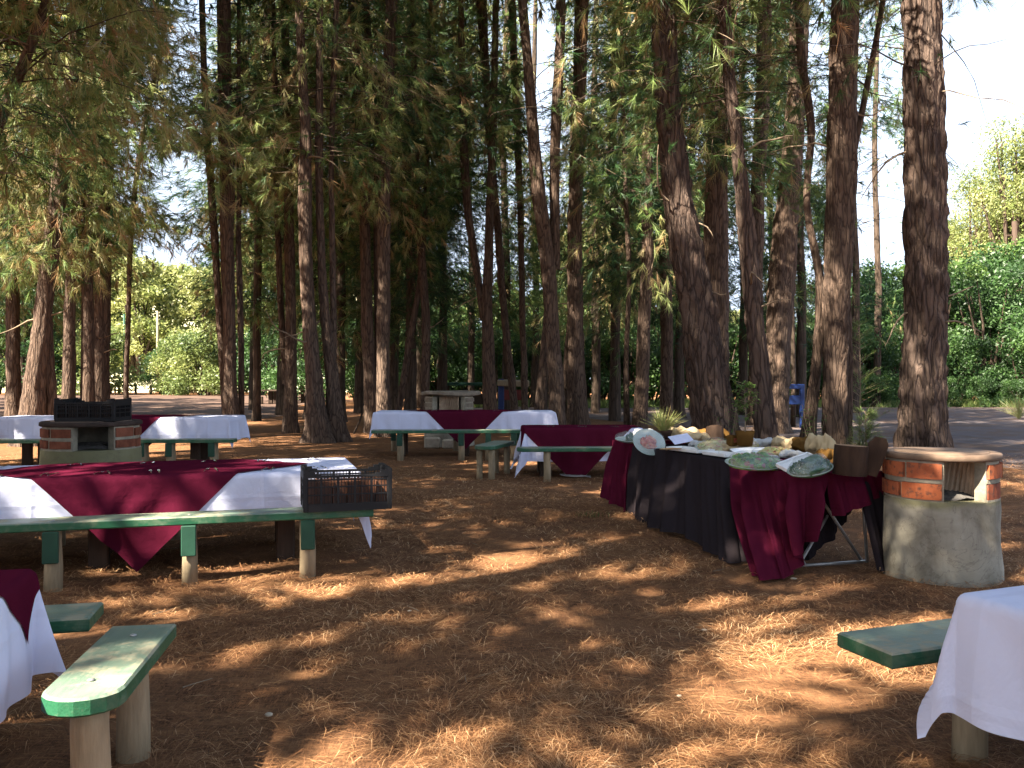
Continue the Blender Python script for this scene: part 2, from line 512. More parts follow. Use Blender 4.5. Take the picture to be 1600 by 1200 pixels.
# ================================================================ THE SETTING
def ground_h(x, y):
    fade = np.clip((16 - y) / 6, 0, 1) * np.clip((10 - np.abs(x)) / 3, 0, 1)
    return fade * (.022 * fbm(x * .9, y * .9, 0 * x, 3, 5) + .010 * fbm(x * 5, y * 5, 0 * x, 3, 9)) - .012

def make_ground():
    n = 210
    t = np.linspace(-1, 1, n)
    xs = np.sinh(t * 5.2) / np.sinh(5.2) * 600
    ty = np.linspace(0, 1, 240)
    ys = 1.0 + np.concatenate([-np.sinh(np.linspace(0, 1, 60)[::-1] * 5) / np.sinh(5) * 120 - .03, np.sinh(ty * 5.4) / np.sinh(5.4) * 900])
    X, Y = np.meshgrid(xs, ys)
    Z = ground_h(X, Y)
    V = np.stack([X, Y, Z], -1).reshape(-1, 3)
    me = arr_mesh('ground', V, grid_faces(len(ys), n), M['ground'], 4, True)
    tag(link('ground', me), kind='structure')
make_ground()

def sheet(name, poly, z, mat, kind='structure'):
    mb = MB(); mb.add([(x, y, z) for x, y in poly], [tuple(range(len(poly)))])
    return tag(mb.build(name, mat), kind=kind)

sheet('road', [(9.0, 13), (60, 14), (90, 40), (40, 47), (5, 45), (-2, 46), (-4, 41), (1.5, 37), (4.5, 28), (6.2, 20)], -.006, M['road'])
sheet('path', [(-32, 27), (-9.8, 28.5), (-9.2, 36), (-12, 48), (-15, 80), (-70, 80), (-60, 30)], -.004, M['path'])
sheet('grass_verge', [(-3, 46.3), (5, 45.3), (40, 47.3), (90, 40.4), (95, 52), (40, 62), (-6, 60)], .002, M['verge'])
mbh = MB()
hx = [(-95, 96), (-20, 96), (60, 120), (60, 230), (-150, 230)]
mbh.add([(-95, 96, 0), (-14, 96, 0), (-10, 250, 26), (-190, 250, 26)], [(0, 1, 2, 3)])
tag(mbh.build('hill', M['field']), kind='structure')

# ---------------------------------------------------------------- needle litter lying on the floor
def litter(n, y0, y1, wid, mean_len, seed, name):
    r = np.random.default_rng(seed)
    y = y0 * (y1 / y0) ** r.random(n) if y0 > 0 else r.uniform(y0, y1, n)
    x = (r.random(n) * 2 - 1) * y * .66
    n = len(x)
    keep = fbm(x * 1.6, y * 1.6, x * 0, 3, 3) + r.normal(0, .35, n) > -.25
    x, y = x[keep], y[keep]; n = len(x)
    an = r.uniform(0, PI, n) + .0
    an = fbm(x * 2.5, y * 2.5, x * 0, 2, 21) * 2.5 + r.normal(0, .8, n)
    ln = r.uniform(.5, 1.3, n) * mean_len
    z0 = ground_h(x, y) + .004 + r.random(n) ** 3 * .030
    w = wid * r.uniform(.7, 1.3, n) * np.clip(y / 4, .9, 3)
    dx, dy = np.cos(an) * ln, np.sin(an) * ln
    px, py = -np.sin(an) * w, np.cos(an) * w
    zz = r.normal(0, .012, n)
    bend = r.normal(0, .05, n) * ln / w
    mx, my, mz = x + dx * .5 + px * bend, y + dy * .5 + py * bend, z0 + np.abs(zz) + .004
    a = np.stack([x, y, z0], -1); b = np.stack([mx - px, my - py, mz], -1); m = np.stack([mx + px, my + py, mz], -1)
    c = np.stack([x + dx, y + dy, z0 + zz * .5 + .002], -1)
    V = np.stack([a, b, m, c], 1).reshape(-1, 3)
    i = np.arange(n)[:, None] * 4
    Fc = np.concatenate([i + np.array([[0, 1, 2]]), i + np.array([[1, 3, 2]])])
    t = np.clip(r.beta(2, 2.2, n) + .12 * fbm(x * 1.2, y * 1.2, x * 0, 2, 8), 0, 1)
    me = arr_mesh(name, V, Fc, M['litter'], 3, False, np.repeat(t, 4))
    return tag(link(name, me), kind='stuff')
litter(210000, 2.4, 17.0, .0013, .14, 11, 'pine_needle_litter')

def twigs(n):
    mb = MB(); r = random.Random(3)
    for _ in range(n):
        y = 2.8 * (14 / 2.8) ** r.random(); x = (r.random() * 2 - 1) * y * .6; a = r.uniform(0, PI); l = r.uniform(.06, .22)
        p = [Vector((x, y, .012))]
        for k in range(3):
            a += r.uniform(-.3, .3); p.append(p[-1] + Vector((math.cos(a) * l / 3, math.sin(a) * l / 3, r.uniform(-.004, .008))))
        mb.tube(p, [.003, .0028, .0022, .0014], 4)
    return tag(mb.build('fallen_twigs', M['twig']), kind='stuff')
twigs(34)

# ================================================================ TREES
ORD = ['leftmost', 'second from left', 'third from left', 'fourth from left', 'fifth from left', 'sixth from left', 'seventh from left', 'eighth from left', 'ninth from left', 'tenth from left', 'eleventh from left', 'twelfth from left',
       'thirteenth from left', 'fourteenth from left', 'fifteenth from left', 'sixteenth from left', 'seventeenth from left', 'eighteenth from left', 'nineteenth from left', 'twentieth from left', 'twenty-first from left', 'twenty-second from left', 'twenty-third from left', 'twenty-fourth from left', 'twenty-fifth from left', 'twenty-sixth from left', 'twenty-seventh from left']
def ranked(lst):
    order = sorted(range(len(lst)), key=lambda i: lst[i][0]); return {i: ORD[k] for k, i in enumerate(order)}
# places where the sky shows between the trees: (px, py, rx, ry, strength)
GAPS = [(285, 285, 46, 46, 1.0), (225, 150, 22, 60, .35), (275, 130, 22, 80, .4), (330, 60, 18, 60, .6), (200, 250, 30, 60, .55),
        (735, 385, 38, 70, 1.0), (762, 300, 30, 60, .6), (800, 330, 22, 90, .55), (845, 110, 26, 120, .97), (868, 250, 22, 80, .8),
        (925, 70, 24, 90, .9), (950, 200, 16, 80, .55), (985, 150, 14, 60, .6), (1010, 400, 30, 60, .35), (915, 400, 30, 70, .5),
        (1070, 120, 20, 80, .5), (1090, 220, 16, 60, .5), (1147, 350, 22, 70, .95), (1180, 260, 16, 100, .8), (1175, 120, 20, 80, .5),
        (1275, 90, 22, 70, .8), (1270, 220, 20, 60, .8), (1345, 120, 40, 110, .65), (1375, 320, 52, 110, .97), (1390, 80, 30, 80, .6),
        (1540, 165, 85, 130, .985), (1500, 330, 30, 90, .8), (1560, 20, 80, 40, .1), (1580, 290, 50, 60, .6), (1260, 380, 14, 70, .6), (1210, 360, 14, 60, .6),
        (770, 60, 20, 60, .5), (755, 200, 20, 60, .4), (540, 200, 10, 60, .3), (30, 60, 30, 40, .4), (90, 30, 22, 26, .35), (155, 40, 16, 22, .6), (430, 120, 14, 40, .5), (30, 235, 20, 30, .45), (460, 420, 14, 50, .3), (665, 250, 22, 30, .45), (640, 180, 10, 16, .5), (690, 120, 14, 20, .4)]
LOWGAPS = [(255, 470, 85, 100, .96), (210, 590, 50, 40, .96), (700, 520, 50, 70, .6), (1140, 470, 30, 90, .6), (1420, 500, 120, 150, .8), (385, 600, 25, 25, .8)]

def gap_keep(P, r, gaps):
    px = CX + P[:, 0] / np.maximum(P[:, 1], .5) * F
    py = HY - (P[:, 2] - H) / np.maximum(P[:, 1], .5) * F
    k = np.ones(len(P), bool)
    wob = .30 * fbm(P[:, 0] * .8, P[:, 1] * .8, P[:, 2] * .8, 3, 77)
    for (gx, gy, rx, ry, s) in gaps:
        d = np.sqrt(((px - gx) / (rx * 1.18)) ** 2 + ((py - gy) / (ry * 1.18)) ** 2) + wob
        inside = np.clip((1.15 - d) / .3, 0, 1) * s
        k &= r.random(len(P)) > inside
    return k

def tufts(P, D, L, K, width, spread, tint, r):
    """needle tufts as thin triangles: P,D (n,3), L (n,), tint (n,)"""
    n = len(P)
    d = np.repeat(D, K, 0) + r.normal(0, spread, (n * K, 3))
    d /= np.linalg.norm(d, axis=1, keepdims=True) + 1e-9
    b = np.repeat(P, K, 0) + np.repeat(D, K, 0) * (r.random((n * K, 1)) * np.repeat(L, K)[:, None] * .7)
    ln = np.repeat(L, K) * r.uniform(.7, 1.15, n * K)
    q = r.normal(0, 1, (n * K, 3)); s = np.cross(d, q); s /= np.linalg.norm(s, axis=1, keepdims=True) + 1e-9
    w = width * r.uniform(.7, 1.3, n * K)[:, None]
    tip = b + d * ln[:, None]; tip[:, 2] -= ln * .12
    V = np.stack([b - s * w * .5, b + s * w * .5, tip], 1).reshape(-1, 3)
    T = np.repeat(np.clip(np.repeat(tint, K) + r.normal(0, .05, n * K), 0, 1), 3)
    return V, T

def thin_tubes(paths, rads):
    """3-sided tubes for many paths: paths (n,k,3), rads (n,k)"""
    n, k, _ = paths.shape
    t = np.gradient(paths, axis=1); t /= np.linalg.norm(t, axis=2, keepdims=True) + 1e-9
    a = np.zeros_like(t); a[..., 0] = np.where(np.abs(t[..., 0]) < .7, 1, 0); a[..., 1] = 1 - a[..., 0]
    u = np.cross(t, a); u /= np.linalg.norm(u, axis=2, keepdims=True) + 1e-9
    w = np.cross(t, u)
    ring = [paths + (u * math.cos(q) + w * math.sin(q)) * rads[..., None] for q in (0, 2 * PI / 3, 4 * PI / 3)]
    V = np.stack(ring, 2)                       # n,k,3,3
    idx = np.arange(n * k * 3).reshape(n, k, 3)
    fs = []
    for s in range(3):
        s2 = (s + 1) % 3
        A, B, C_, D_ = idx[:, :-1, s], idx[:, :-1, s2], idx[:, 1:, s2], idx[:, 1:, s]
        fs.append(np.stack([A, B, C_], -1).reshape(-1, 3)); fs.append(np.stack([A, C_, D_], -1).reshape(-1, 3))
    return V.reshape(-1, 3), np.concatenate(fs)

def trunk_mesh(path, rad, name, mat, nseg=16, step=.25, rough=.06, seed=0, flare=.5, fs=9.0):
    """path: points (k,3) local, rad (k,) -> displaced tube"""
    path = np.asarray(path, float); rad = np.asarray(rad, float)
    z = path[:, 2]
    m = max(4, int((z[-1] - z[0]) / step))
    zs = np.linspace(z[0], z[-1], m)
    # smooth interpolation
    def sm(c):
        y = np.interp(zs, z, c); kk = max(1, int(.7 / step)); yp = np.pad(y, kk, mode='reflect', reflect_type='odd')
        ker = np.ones(2 * kk + 1) / (2 * kk + 1); return np.convolve(yp, ker, 'valid')
    xs, ys, rs = sm(path[:, 0]), sm(path[:, 1]), sm(rad)
    xs = xs + .02 * vnoise(zs * .6, 0 * zs, 0 * zs, seed) * rs / rs.max(); 
    rs = rs * (1 + flare * np.exp(-np.maximum(zs, 0) / .35))
    th = np.arange(nseg) / nseg * 2 * PI
    TH, Z = np.meshgrid(th, zs)
    R = rs[:, None] * np.ones_like(TH)
    c, s = np.cos(TH), np.sin(TH)
    u = R * 1.0
    n1 = 1 - np.abs(fbm(c * u * fs + seed, s * u * fs, Z * fs * .22, 2, seed)) * 1.6
    n2 = fbm(c * 1.2 + seed, s * 1.2, Z * .7, 2, seed + 3)
    root = np.exp(-np.maximum(Z, 0) / .35) * .42 * vnoise(c * 2.2 + seed, s * 2.2, 0 * Z, seed + 4)
    Rr = R * (1 + rough * (-n1) + .07 * n2 + root)
    V = np.stack([xs[:, None] + c * Rr, ys[:, None] + s * Rr, Z], -1).reshape(-1, 3)
    return arr_mesh(name, V, grid_faces(m, nseg, True)[:, ::-1], mat, 4, True), np.stack([xs, ys, zs, rs], 1)

def crown_mesh(name, axes, zlo, zhi, Lmax, nb, per, r, K=14, nl=.24, nw=.012, dead=.15, droop=.35, gaps=None, shape=.5, twigr=.0055, front=1.0, ymain=0, spread=.38, base=None, deadtwig=.25, tmean=.30, extra=None, az0=None, azs=None, lat=.17):
    """axes: sampled trunk centre lines (each (m,4)); base: world position of the tree"""
    Ps, Ds, Ls, Ts, TW, TR = [], [], [], [], [], []
    axes = [a for a in axes if a[-1, 2] > zlo + .8] or axes[:1]
    for b in range(nb):
        ax = axes[r.integers(len(axes))]
        z = zlo + (min(zhi, ax[-1, 2]) - zlo) * r.random() ** .9
        i = int(np.clip(np.searchsorted(ax[:, 2], z), 0, len(ax) - 1))
        p0 = ax[i, :3]
        az = r.uniform(0, 2 * PI) if az0 is None else r.normal(az0, azs)
        f = (z - zlo) / max(.1, zhi - zlo)
        prof = (min(1, .45 + f * 1.6)) * (1 - max(0, f - .45) / .55 * .8)
        L = Lmax * prof * r.uniform(.5, 1.1) + .3
        h = np.array([math.cos(az), math.sin(az), 0])
        up = r.uniform(-.25, .45)
        t = np.linspace(0, 1, 7)
        wob = np.cumsum(r.normal(0, .05, (7, 3)), 0) * L * .35; wob[0] = 0
        path = p0 + h * (L * t)[:, None] + np.array([0, 0, 1.]) * (up * L * t - droop * L * t ** 2)[:, None] + wob
        rr = (twigr * (1 + .7 * L)) * (1 - .8 * t)
        TW.append(path); TR.append(rr)
        is_dead = r.random() < dead * 1.3
        bare = r.random() < deadtwig
        nt = int(per * (L / Lmax) * r.uniform(.6, 1.3)) + 2
        if bare: nt = int(nt * .15)
        tt = np.clip(r.beta(2.6, 1.2, nt), .12, 1)
        q = np.stack([np.interp(tt, t, path[:, k]) for k in range(3)], 1)
        off = r.normal(0, 1, (nt, 3)) * np.array([lat, lat, lat * .6]) * L * (.35 + tt[:, None] * .75)
        q2 = q + off; q2[:, 2] -= np.abs(r.normal(0, .05, nt)) * L
        D = h * .55 + off / (L * .35) + np.array([0, 0, -.35]) + r.normal(0, .35, (nt, 3))
        D[:, 2] -= (.9 if is_dead else 0)
        D /= np.linalg.norm(D, axis=1, keepdims=True)
        tm = (.80 + r.normal(0, .10, nt)) if is_dead else (tmean + .16 * r.normal() + r.normal(0, .11, nt))
        one = r.random(nt) < dead * .22; tm = np.where(one, .85 + r.normal(0, .08, nt), tm); D[one, 2] -= .8
        Ps.append(q2); Ds.append(D); Ls.append(nl * r.uniform(.7, 1.2, nt)); Ts.append(tm)
        # side twigs
        ns = min(nt, 3)
        for k in range(ns):
            a = q[k]; e = q2[k]
            mid = (a + e) / 2 + np.array([0, 0, .03 * L])
            TW.append(np.stack([a + (mid - a) * s for s in (0, .33, .66, 1)] + [mid + (e - mid) * s for s in (.33, .66, 1)])); TR.append(np.linspace(twigr * .8, twigr * .25, 7))
    if extra is not None:
        for (c, sg, n_, tmn) in extra:
            q = np.array(c) + r.normal(0, 1, (n_, 3)) * np.array(sg)
            D = r.normal(0, .5, (n_, 3)) + np.array([0, -.1, -.6]); D /= np.linalg.norm(D, axis=1, keepdims=True)
            Ps.append(q); Ds.append(D); Ls.append(nl * r.uniform(.8, 1.3, n_)); Ts.append(tmn + r.normal(0, .12, n_))
            for k in range(min(n_, 14)):
                p0 = np.array(c) + r.normal(0, .25, 3) * np.array(sg) + np.array([0, 0, sg[2] * .6]); p1 = q[k]
                TW.append(np.stack([p0 + (p1 - p0) * s + np.array([0, 0, .12 * math.sin(s * PI)]) for s in np.linspace(0, 1, 7)])); TR.append(np.linspace(twigr, twigr * .3, 7))
    P = np.concatenate(Ps); D = np.concatenate(Ds); L = np.concatenate(Ls); T = np.concatenate(Ts)
    if base is not None:
        W = P + np.array(base)
        if gaps is not None:
            k = gap_keep(W, r, gaps)
        else: k = np.ones(len(P), bool)
        if front < 1:
            px = np.abs(P[:, 0]); infr = (P[:, 1] < -.1) & ((W[:, 2] - H) / np.maximum(W[:, 1], 1) < .46)
            k &= ~(infr & (r.random(len(P)) > front))
        P, D, L, T = P[k], D[k], L[k], T[k]
    V1, T1 = tufts(P, D, L, K, nw, spread, T, r)
    F1 = np.arange(len(V1)).reshape(-1, 3)
    TW_ = np.array(TW); TR = np.array(TR)
    if base is not None and gaps is not None:
        kt = gap_keep(TW_[:, 4] + np.array(base), r, gaps) & gap_keep(TW_[:, 6] + np.array(base), r, gaps)
        kt |= r.random(len(TW_)) < .12
        TW_, TR = TW_[kt], TR[kt]
    V2, F2 = thin_tubes(TW_, TR)
    V = np.concatenate([V1, V2]); Fc = np.concatenate([F1, F2 + len(V1)])
    kk = TW_[0].shape[0] - 1
    pt = r.random(len(TW_)) < .22
    pale = np.tile(np.repeat(pt, kk), len(F2) // (len(TW_) * kk))
    mi = np.concatenate([np.zeros(len(F1), int), np.where(pale, 1, 2)])
    return arr_mesh(name, V, Fc, [M['needle'], M['twig'], M['bark_far']], 3, False, np.concatenate([T1, np.full(len(V2), .8)]), None, mi)

NTRI = [0]
HIGH = []
def high_crown(root, ax, d, seed):
    """the dense top of the tree, above the frame: three shapes shared by all"""
    if not HIGH:
        for q in range(3):
            r = np.random.default_rng(900 + q)
            a = np.stack([np.zeros(30), np.zeros(30), np.linspace(0, 7, 30), np.full(30, .1)], 1)
            HIGH.append(crown_mesh('crown', [a], 0.2, 7, 3.4, 80, 22, r, 8, .42, .065, .1, .15, twigr=.014, deadtwig=.1))
    o = link('crown', HIGH[seed % 3], root)
    z = d * .447 + 2.6; i = min(len(ax) - 1, int(np.searchsorted(ax[:, 2], z)))
    o.location = (ax[i, 0], ax[i, 1], z); o.rotation_euler.z = seed * 1.3
def pine(label, d, stems, bark='bark', seg=20, ztop=17, zlo=5.0, Lmax=3.0, nb=34, per=16, dead=.2, front=.25, seed=1, K=12, tmean=.32, extra=None, group=None, nl=.31, fs=9.0, rough=.10, limbs=2, nw=None, gaps=None, step=None, name='pine_tree', topn=1.0, deadtwig=.3):
    r = np.random.default_rng(seed)
    bx = (stems[0][0][0] - CX) / F * d
    root = thing(name, label, 'tree', (bx, d, 0), 0, group)
    axes = []
    for si, st in enumerate(stems):
        pts, rad = [], []
        for k, (px, py, w) in enumerate(st):
            p = atd(px, py, d)
            pts.append([p.x - bx, (si * .22 - .1 * (len(stems) > 1)) + .15 * si * 0, p.z]); rad.append(w / 2 / F * d)
        if len(stems) and st[0][1] > 630: pts[0][2] = -.12
        # order is bottom -> top; continue above the frame
        if st[-1][1] <= 5:
            dz = pts[-1][2] - pts[-2][2]; sl = (pts[-1][0] - pts[-2][0]) / max(dz, .3)
            top = ztop - si * 1.2
            z2 = pts[-1][2] + (top - pts[-1][2]) * .5
            if top > pts[-1][2] + .5:
                pts.append([pts[-1][0] + sl * .6 * (z2 - pts[-1][2]), pts[-1][1] + .15, z2]); rad.append(rad[-1] * .7)
                pts.append([pts[-1][0] + sl * .3 * (top - z2), pts[-1][1] + .1, top]); rad.append(.03)
        me, ax = trunk_mesh(pts, rad, 'trunk', M[bark], seg if si == 0 else max(10, seg * 2 // 3), step or (.10 if seg > 30 else .22), rough, seed * 7 + si, .18 if st[0][1] > 630 else 0, fs)
        link('trunk', me, root)
        axes.append(ax)
    # broken limbs on the trunk
    for q in range(limbs):
        ax = axes[q % len(axes)]; z = r.uniform(2.0, 7.5); i = int(np.searchsorted(ax[:, 2], z))
        if i >= len(ax) - 1: continue
        az = r.uniform(0, 2 * PI); L = r.uniform(.5, 1.7); p = ax[i, :3]; pp = [p]; cur = az; el = r.uniform(-.1, .6)
        for s in range(6):
            cur += r.normal(0, .22); el += r.normal(-.03, .25)
            pp.append(pp[-1] + np.array([math.cos(cur) * math.cos(el), math.sin(cur) * math.cos(el), math.sin(el)]) * L / 6)
        mb = MB(); mb.tube(pp, list(np.linspace(.028, .006, 7)), 6); mb.build('limb', M['twig'], root, True)
    if nw is None: nw = .0035 + .00042 * d
    me = crown_mesh('crown', axes, zlo, min(ztop, d * .447 + 3.0), Lmax, int(nb * 2.3), int(per * 1.3), r, int(K * 2.0), nl, nw, dead * .55, .35, GAPS + (gaps or []), front=front, base=(bx, d, 0), tmean=tmean + .07, extra=extra, deadtwig=deadtwig)
    NTRI[0] += len(me.polygons)
    link('crown', me, root)
    if d < 29: high_crown(root, axes[0], d, seed)
    return root

# ---- the trunks among and behind the tables, each with its own stems (px, py, width), bottom to top
pine('big straight pine with flaking plated bark right behind the brick grill', 15.7,
     [[(1441, 722, 74), (1443, 600, 66), (1446, 450, 66), (1447, 300, 63), (1444, 150, 62), (1440, 0, 57)]], 'bark_red', 96, 18, 5.5, 3.2, 44, 18, .2, .12, 11, fs=11, rough=.13, limbs=4, gaps=[(1445, 300, 60, 360, .9)])
pine('thick reddish pine leaning left behind the middle of the buffet', 17.0,
     [[(1124, 712, 72), (1108, 600, 66), (1092, 500, 62), (1075, 400, 54), (1056, 290, 46), (1043, 180, 42), (1038, 80, 40), (1036, 0, 38)]], 'bark_red', 80, 17, 5.5, 3.0, 40, 18, .2, .25, 12, fs=11, rough=.13, limbs=4, gaps=[(1060, 400, 34, 260, .7)],
     extra=[((-1.0, -4, 7.9), (.8, .8, .28), 46, .42), ((.35, -4.5, 7.2), (.6, .7, .3), 40, .36), ((-1.1, -4.5, 6.7), (.22, .4, .22), 16, .5), ((.8, -4.6, 6.5), (.3, .4, .25), 10, .82)])
pine('straight pine with deeply furrowed bark standing just right of the leaning buffet pine', 19.0,
     [[(1122, 690, 46), (1119, 560, 42), (1118, 450, 40), (1119, 340, 38), (1121, 230, 34), (1124, 120, 28), (1126, 0, 20)]], 'bark', 48, 17, 6, 2.8, 36, 16, .2, .2, 13, gaps=[(1120, 300, 30, 260, .6)])
pine('slender pine with a bent reddish trunk behind the gold pots on the buffet', 16.5,
     [[(1201, 712, 38), (1190, 600, 31), (1179, 500, 29), (1171, 400, 29), (1160, 300, 24), (1148, 200, 21), (1137, 110, 20), (1132, 0, 20)]], 'bark_red', 56, 16, 6, 2.6, 36, 15, .25, .15, 14, fs=12, rough=.12, limbs=5, gaps=[(1170, 350, 26, 300, .7)])
pine('broad dark pine leaning right between the bent pine and the triple pine', 24.0,
     [[(1205, 676, 44), (1213, 560, 42), (1221, 440, 41), (1230, 330, 37), (1240, 210, 32), (1248, 100, 29), (1250, 0, 30)]], 'bark', 40, 19, 6.5, 3, 36, 16, .15, .25, 15, gaps=[(1225, 300, 26, 260, .6)])
pine('thin upright pine half hidden between the bent pine and the broad dark pine', 28.0,
     [[(1180, 664, 22), (1181, 440, 22), (1184, 300, 22), (1192, 150, 22), (1195, 0, 22)]], 'bark', 20, 19, 7, 3, 30, 14, .15, .3, 16)
pine('pine with three trunks joined low down, behind the right end of the buffet', 16.8,
     [[(1301, 712, 36), (1301, 600, 36), (1302, 500, 42), (1308, 400, 46), (1311, 300, 46), (1314, 150, 44), (1318, 0, 42)],
      [(1326, 712, 20), (1328, 600, 17), (1326, 500, 18), (1320, 420, 18), (1311, 340, 14)],
      [(1268, 712, 28), (1279, 620, 19), (1288, 540, 16), (1295, 450, 16), (1288, 400, 13), (1273, 350, 12), (1266, 300, 11), (1276, 240, 12), (1277, 160, 13), (1262, 110, 14), (1258, 0, 14)],
      [(1326, 330, 12), (1345, 250, 11), (1362, 190, 11), (1372, 130, 10), (1386, 60, 10), (1398, 0, 9)]], 'bark', 48, 17, 6, 2.8, 40, 16, .22, .15, 17, fs=11, limbs=6, gaps=[(1306, 350, 34, 340, .75)])
pine('dark pine with paired thin trunks in shade, left of the leaning buffet pine', 24.0,
     [[(998, 676, 26), (1003, 560, 22), (1009, 430, 19), (1012, 300, 18), (1010, 150, 15), (1008, 0, 12)],
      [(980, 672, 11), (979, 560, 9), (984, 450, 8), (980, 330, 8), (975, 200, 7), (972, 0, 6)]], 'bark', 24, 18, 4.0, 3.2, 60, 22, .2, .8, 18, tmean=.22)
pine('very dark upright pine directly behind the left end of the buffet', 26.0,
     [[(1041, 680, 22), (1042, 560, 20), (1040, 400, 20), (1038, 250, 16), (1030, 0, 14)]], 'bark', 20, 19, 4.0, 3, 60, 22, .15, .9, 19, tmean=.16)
pine('tall straight pine with crossing lit trunk at its foot, behind the short maroon table', 24.0,
     [[(902, 672, 36), (899, 580, 26), (898, 450, 24), (898, 320, 24), (903, 180, 22), (908, 0, 22)],
      [(915, 668, 12), (908, 560, 11), (904, 450, 11), (902, 380, 10)],
      [(880, 660, 9), (886, 560, 9), (895, 460, 9), (899, 400, 8)]], 'bark', 32, 20, 8, 2.8, 34, 15, .2, .2, 20, gaps=[(900, 300, 18, 300, .7)])
pine('leaning pale pine with a thick base behind the right end of the far white table', 22.5,
     [[(872, 668, 30), (868, 600, 25), (861, 500, 22), (857, 420, 24), (841, 300, 23), (831, 180, 18), (823, 80, 16), (816, 0, 15)],
      [(868, 420, 14), (866, 300, 17), (870, 180, 17), (875, 80, 16), (877, 0, 15)],
      [(843, 664, 26), (848, 590, 17), (855, 500, 12), (860, 450, 10)]], 'bark', 32, 18, 6.5, 2.8, 38, 16, .3, .25, 21, gaps=[(850, 300, 24, 300, .6)])
pine('slim pale pine immediately left of the leaning pale pine', 27.0,
     [[(820, 668, 11), (817, 500, 10), (814, 400, 10), (812, 300, 11), (808, 200, 11), (803, 80, 12), (800, 0, 12)]], 'bark', 14, 17, 6, 2.5, 34, 14, .35, .4, 22, tmean=.4)
pine('thin crooked pine leaning left beside the blue and red play frame', 26.0,
     [[(808, 668, 12), (796, 570, 12), (786, 470, 12), (778, 360, 12), (772, 290, 12), (765, 220, 12), (758, 120, 14), (752, 0, 18)]], 'bark', 16, 17, 6, 2.6, 34, 15, .4, .4, 23, tmean=.42)
pine('pine forking low into a lit and a leaning trunk, behind the far maroon overlay', 25.0,
     [[(768, 672, 24), (764, 570, 21), (760, 490, 17), (763, 400, 15), (768, 280, 13), (772, 150, 12), (775, 0, 10)],
      [(756, 500, 14), (746, 430, 12), (736, 370, 12), (728, 300, 13), (724, 200, 12), (720, 0, 10)]], 'bark', 24, 18, 6, 2.8, 40, 16, .3, .5, 24)
pine('pine forking into a thin leaning stem, standing alone left of the far grill', 26.0,
     [[(663, 672, 13), (666, 560, 14), (665, 480, 14), (660, 400, 12), (652, 300, 12), (648, 150, 11), (645, 0, 10)],
      [(617, 668, 11), (634, 560, 11), (652, 470, 10), (660, 390, 9), (665, 300, 9), (668, 150, 8), (672, 0, 7)]], 'bark', 18, 18, 5.0, 3, 60, 20, .2, .8, 25, tmean=.24)
pine('tall dark straight pine behind the left end of the far white table', 22.5,
     [[(600, 680, 28), (598, 600, 23), (600, 450, 21), (600, 300, 20), (606, 150, 19), (612, 0, 20)]], 'bark', 32, 20, 6, 3, 44, 18, .25, .45, 26)
pine('dark pine forking at mid height, left of the straight pine by the white table', 24.0,
     [[(581, 676, 22), (577, 560, 20), (573, 450, 19), (571, 350, 16), (569, 250, 18), (561, 120, 20), (553, 0, 19)],
      [(590, 676, 14), (590, 500, 12), (588, 340, 13), (590, 240, 14), (582, 160, 13), (575, 70, 13), (569, 0, 13)]], 'bark', 28, 20, 6, 3, 44, 17, .25, .4, 27)
pine('three-stemmed pine with a sunlit flaring foot in the middle of the clearing edge', 20.5,
     [[(500, 692, 46), (497, 630, 28), (488, 545, 24), (480, 430, 21), (478, 300, 22), (479, 200, 17), (473, 100, 13), (468, 0, 14)],
      [(524, 690, 38), (520, 625, 25), (511, 540, 18), (501, 430, 13), (497, 300, 12), (497, 200, 14), (498, 100, 12), (498, 0, 10)],
      [(517, 560, 12), (515, 400, 10), (512, 250, 9), (517, 100, 10), (521, 0, 9)]], 'bark', 44, 17, 5.8, 2.8, 48, 18, .4, .35, 28, tmean=.42, limbs=4, gaps=[(490, 400, 26, 250, .5)])
pine('short-based pine left of the three-stemmed pine, forking near the ground', 24.0,
     [[(456, 680, 24), (455, 600, 20), (457, 500, 17), (455, 420, 17), (452, 300, 15), (448, 150, 13), (446, 0, 12)],
      [(445, 600, 11), (439, 500, 10), (434, 430, 10), (430, 300, 9), (428, 150, 8), (425, 0, 7)]], 'bark', 24, 18, 5.0, 3, 56, 18, .4, .6, 29, tmean=.36)
pine('pine of three close trunks at the right end of the far left table', 22.0,
     [[(364, 676, 32), (361, 600, 22), (360, 500, 19), (358, 400, 21), (357, 280, 24), (353, 150, 22), (352, 0, 22)],
      [(352, 640, 12), (345, 550, 12), (337, 450, 11), (332, 360, 12), (328, 290, 12), (321, 200, 11), (316, 110, 10), (312, 0, 10)],
      [(370, 640, 9), (370, 500, 10), (367, 400, 9), (366, 200, 8), (366, 0, 6)]], 'bark', 32, 18, 6, 2.8, 44, 16, .2, .35, 30, limbs=4, gaps=[(350, 400, 24, 240, .6)])
pine('thin dark leaning pine against the bright gap at the left', 30.0,
     [[(196, 655, 9), (198, 560, 8), (203, 400, 8), (211, 290, 8), (221, 220, 9), (238, 140, 9), (253, 70, 8), (262, 0, 8)]], 'bark', 12, 17, 6, 2.4, 26, 12, .2, .6, 31, gaps=LOWGAPS)
pine('leaning thick pine with pale split bark behind the left crate', 19.5,
     [[(48, 694, 44), (56, 620, 35), (66, 540, 28), (76, 450, 26), (87, 370, 27), (94, 310, 25), (104, 230, 22), (116, 120, 20), (124, 0, 18)],
      [(78, 690, 22), (76, 610, 18), (72, 540, 14), (70, 460, 12)]], 'bark', 44, 17, 4.2, 3.2, 84, 22, .5, .7, 32, tmean=.46, limbs=6, gaps=LOWGAPS)
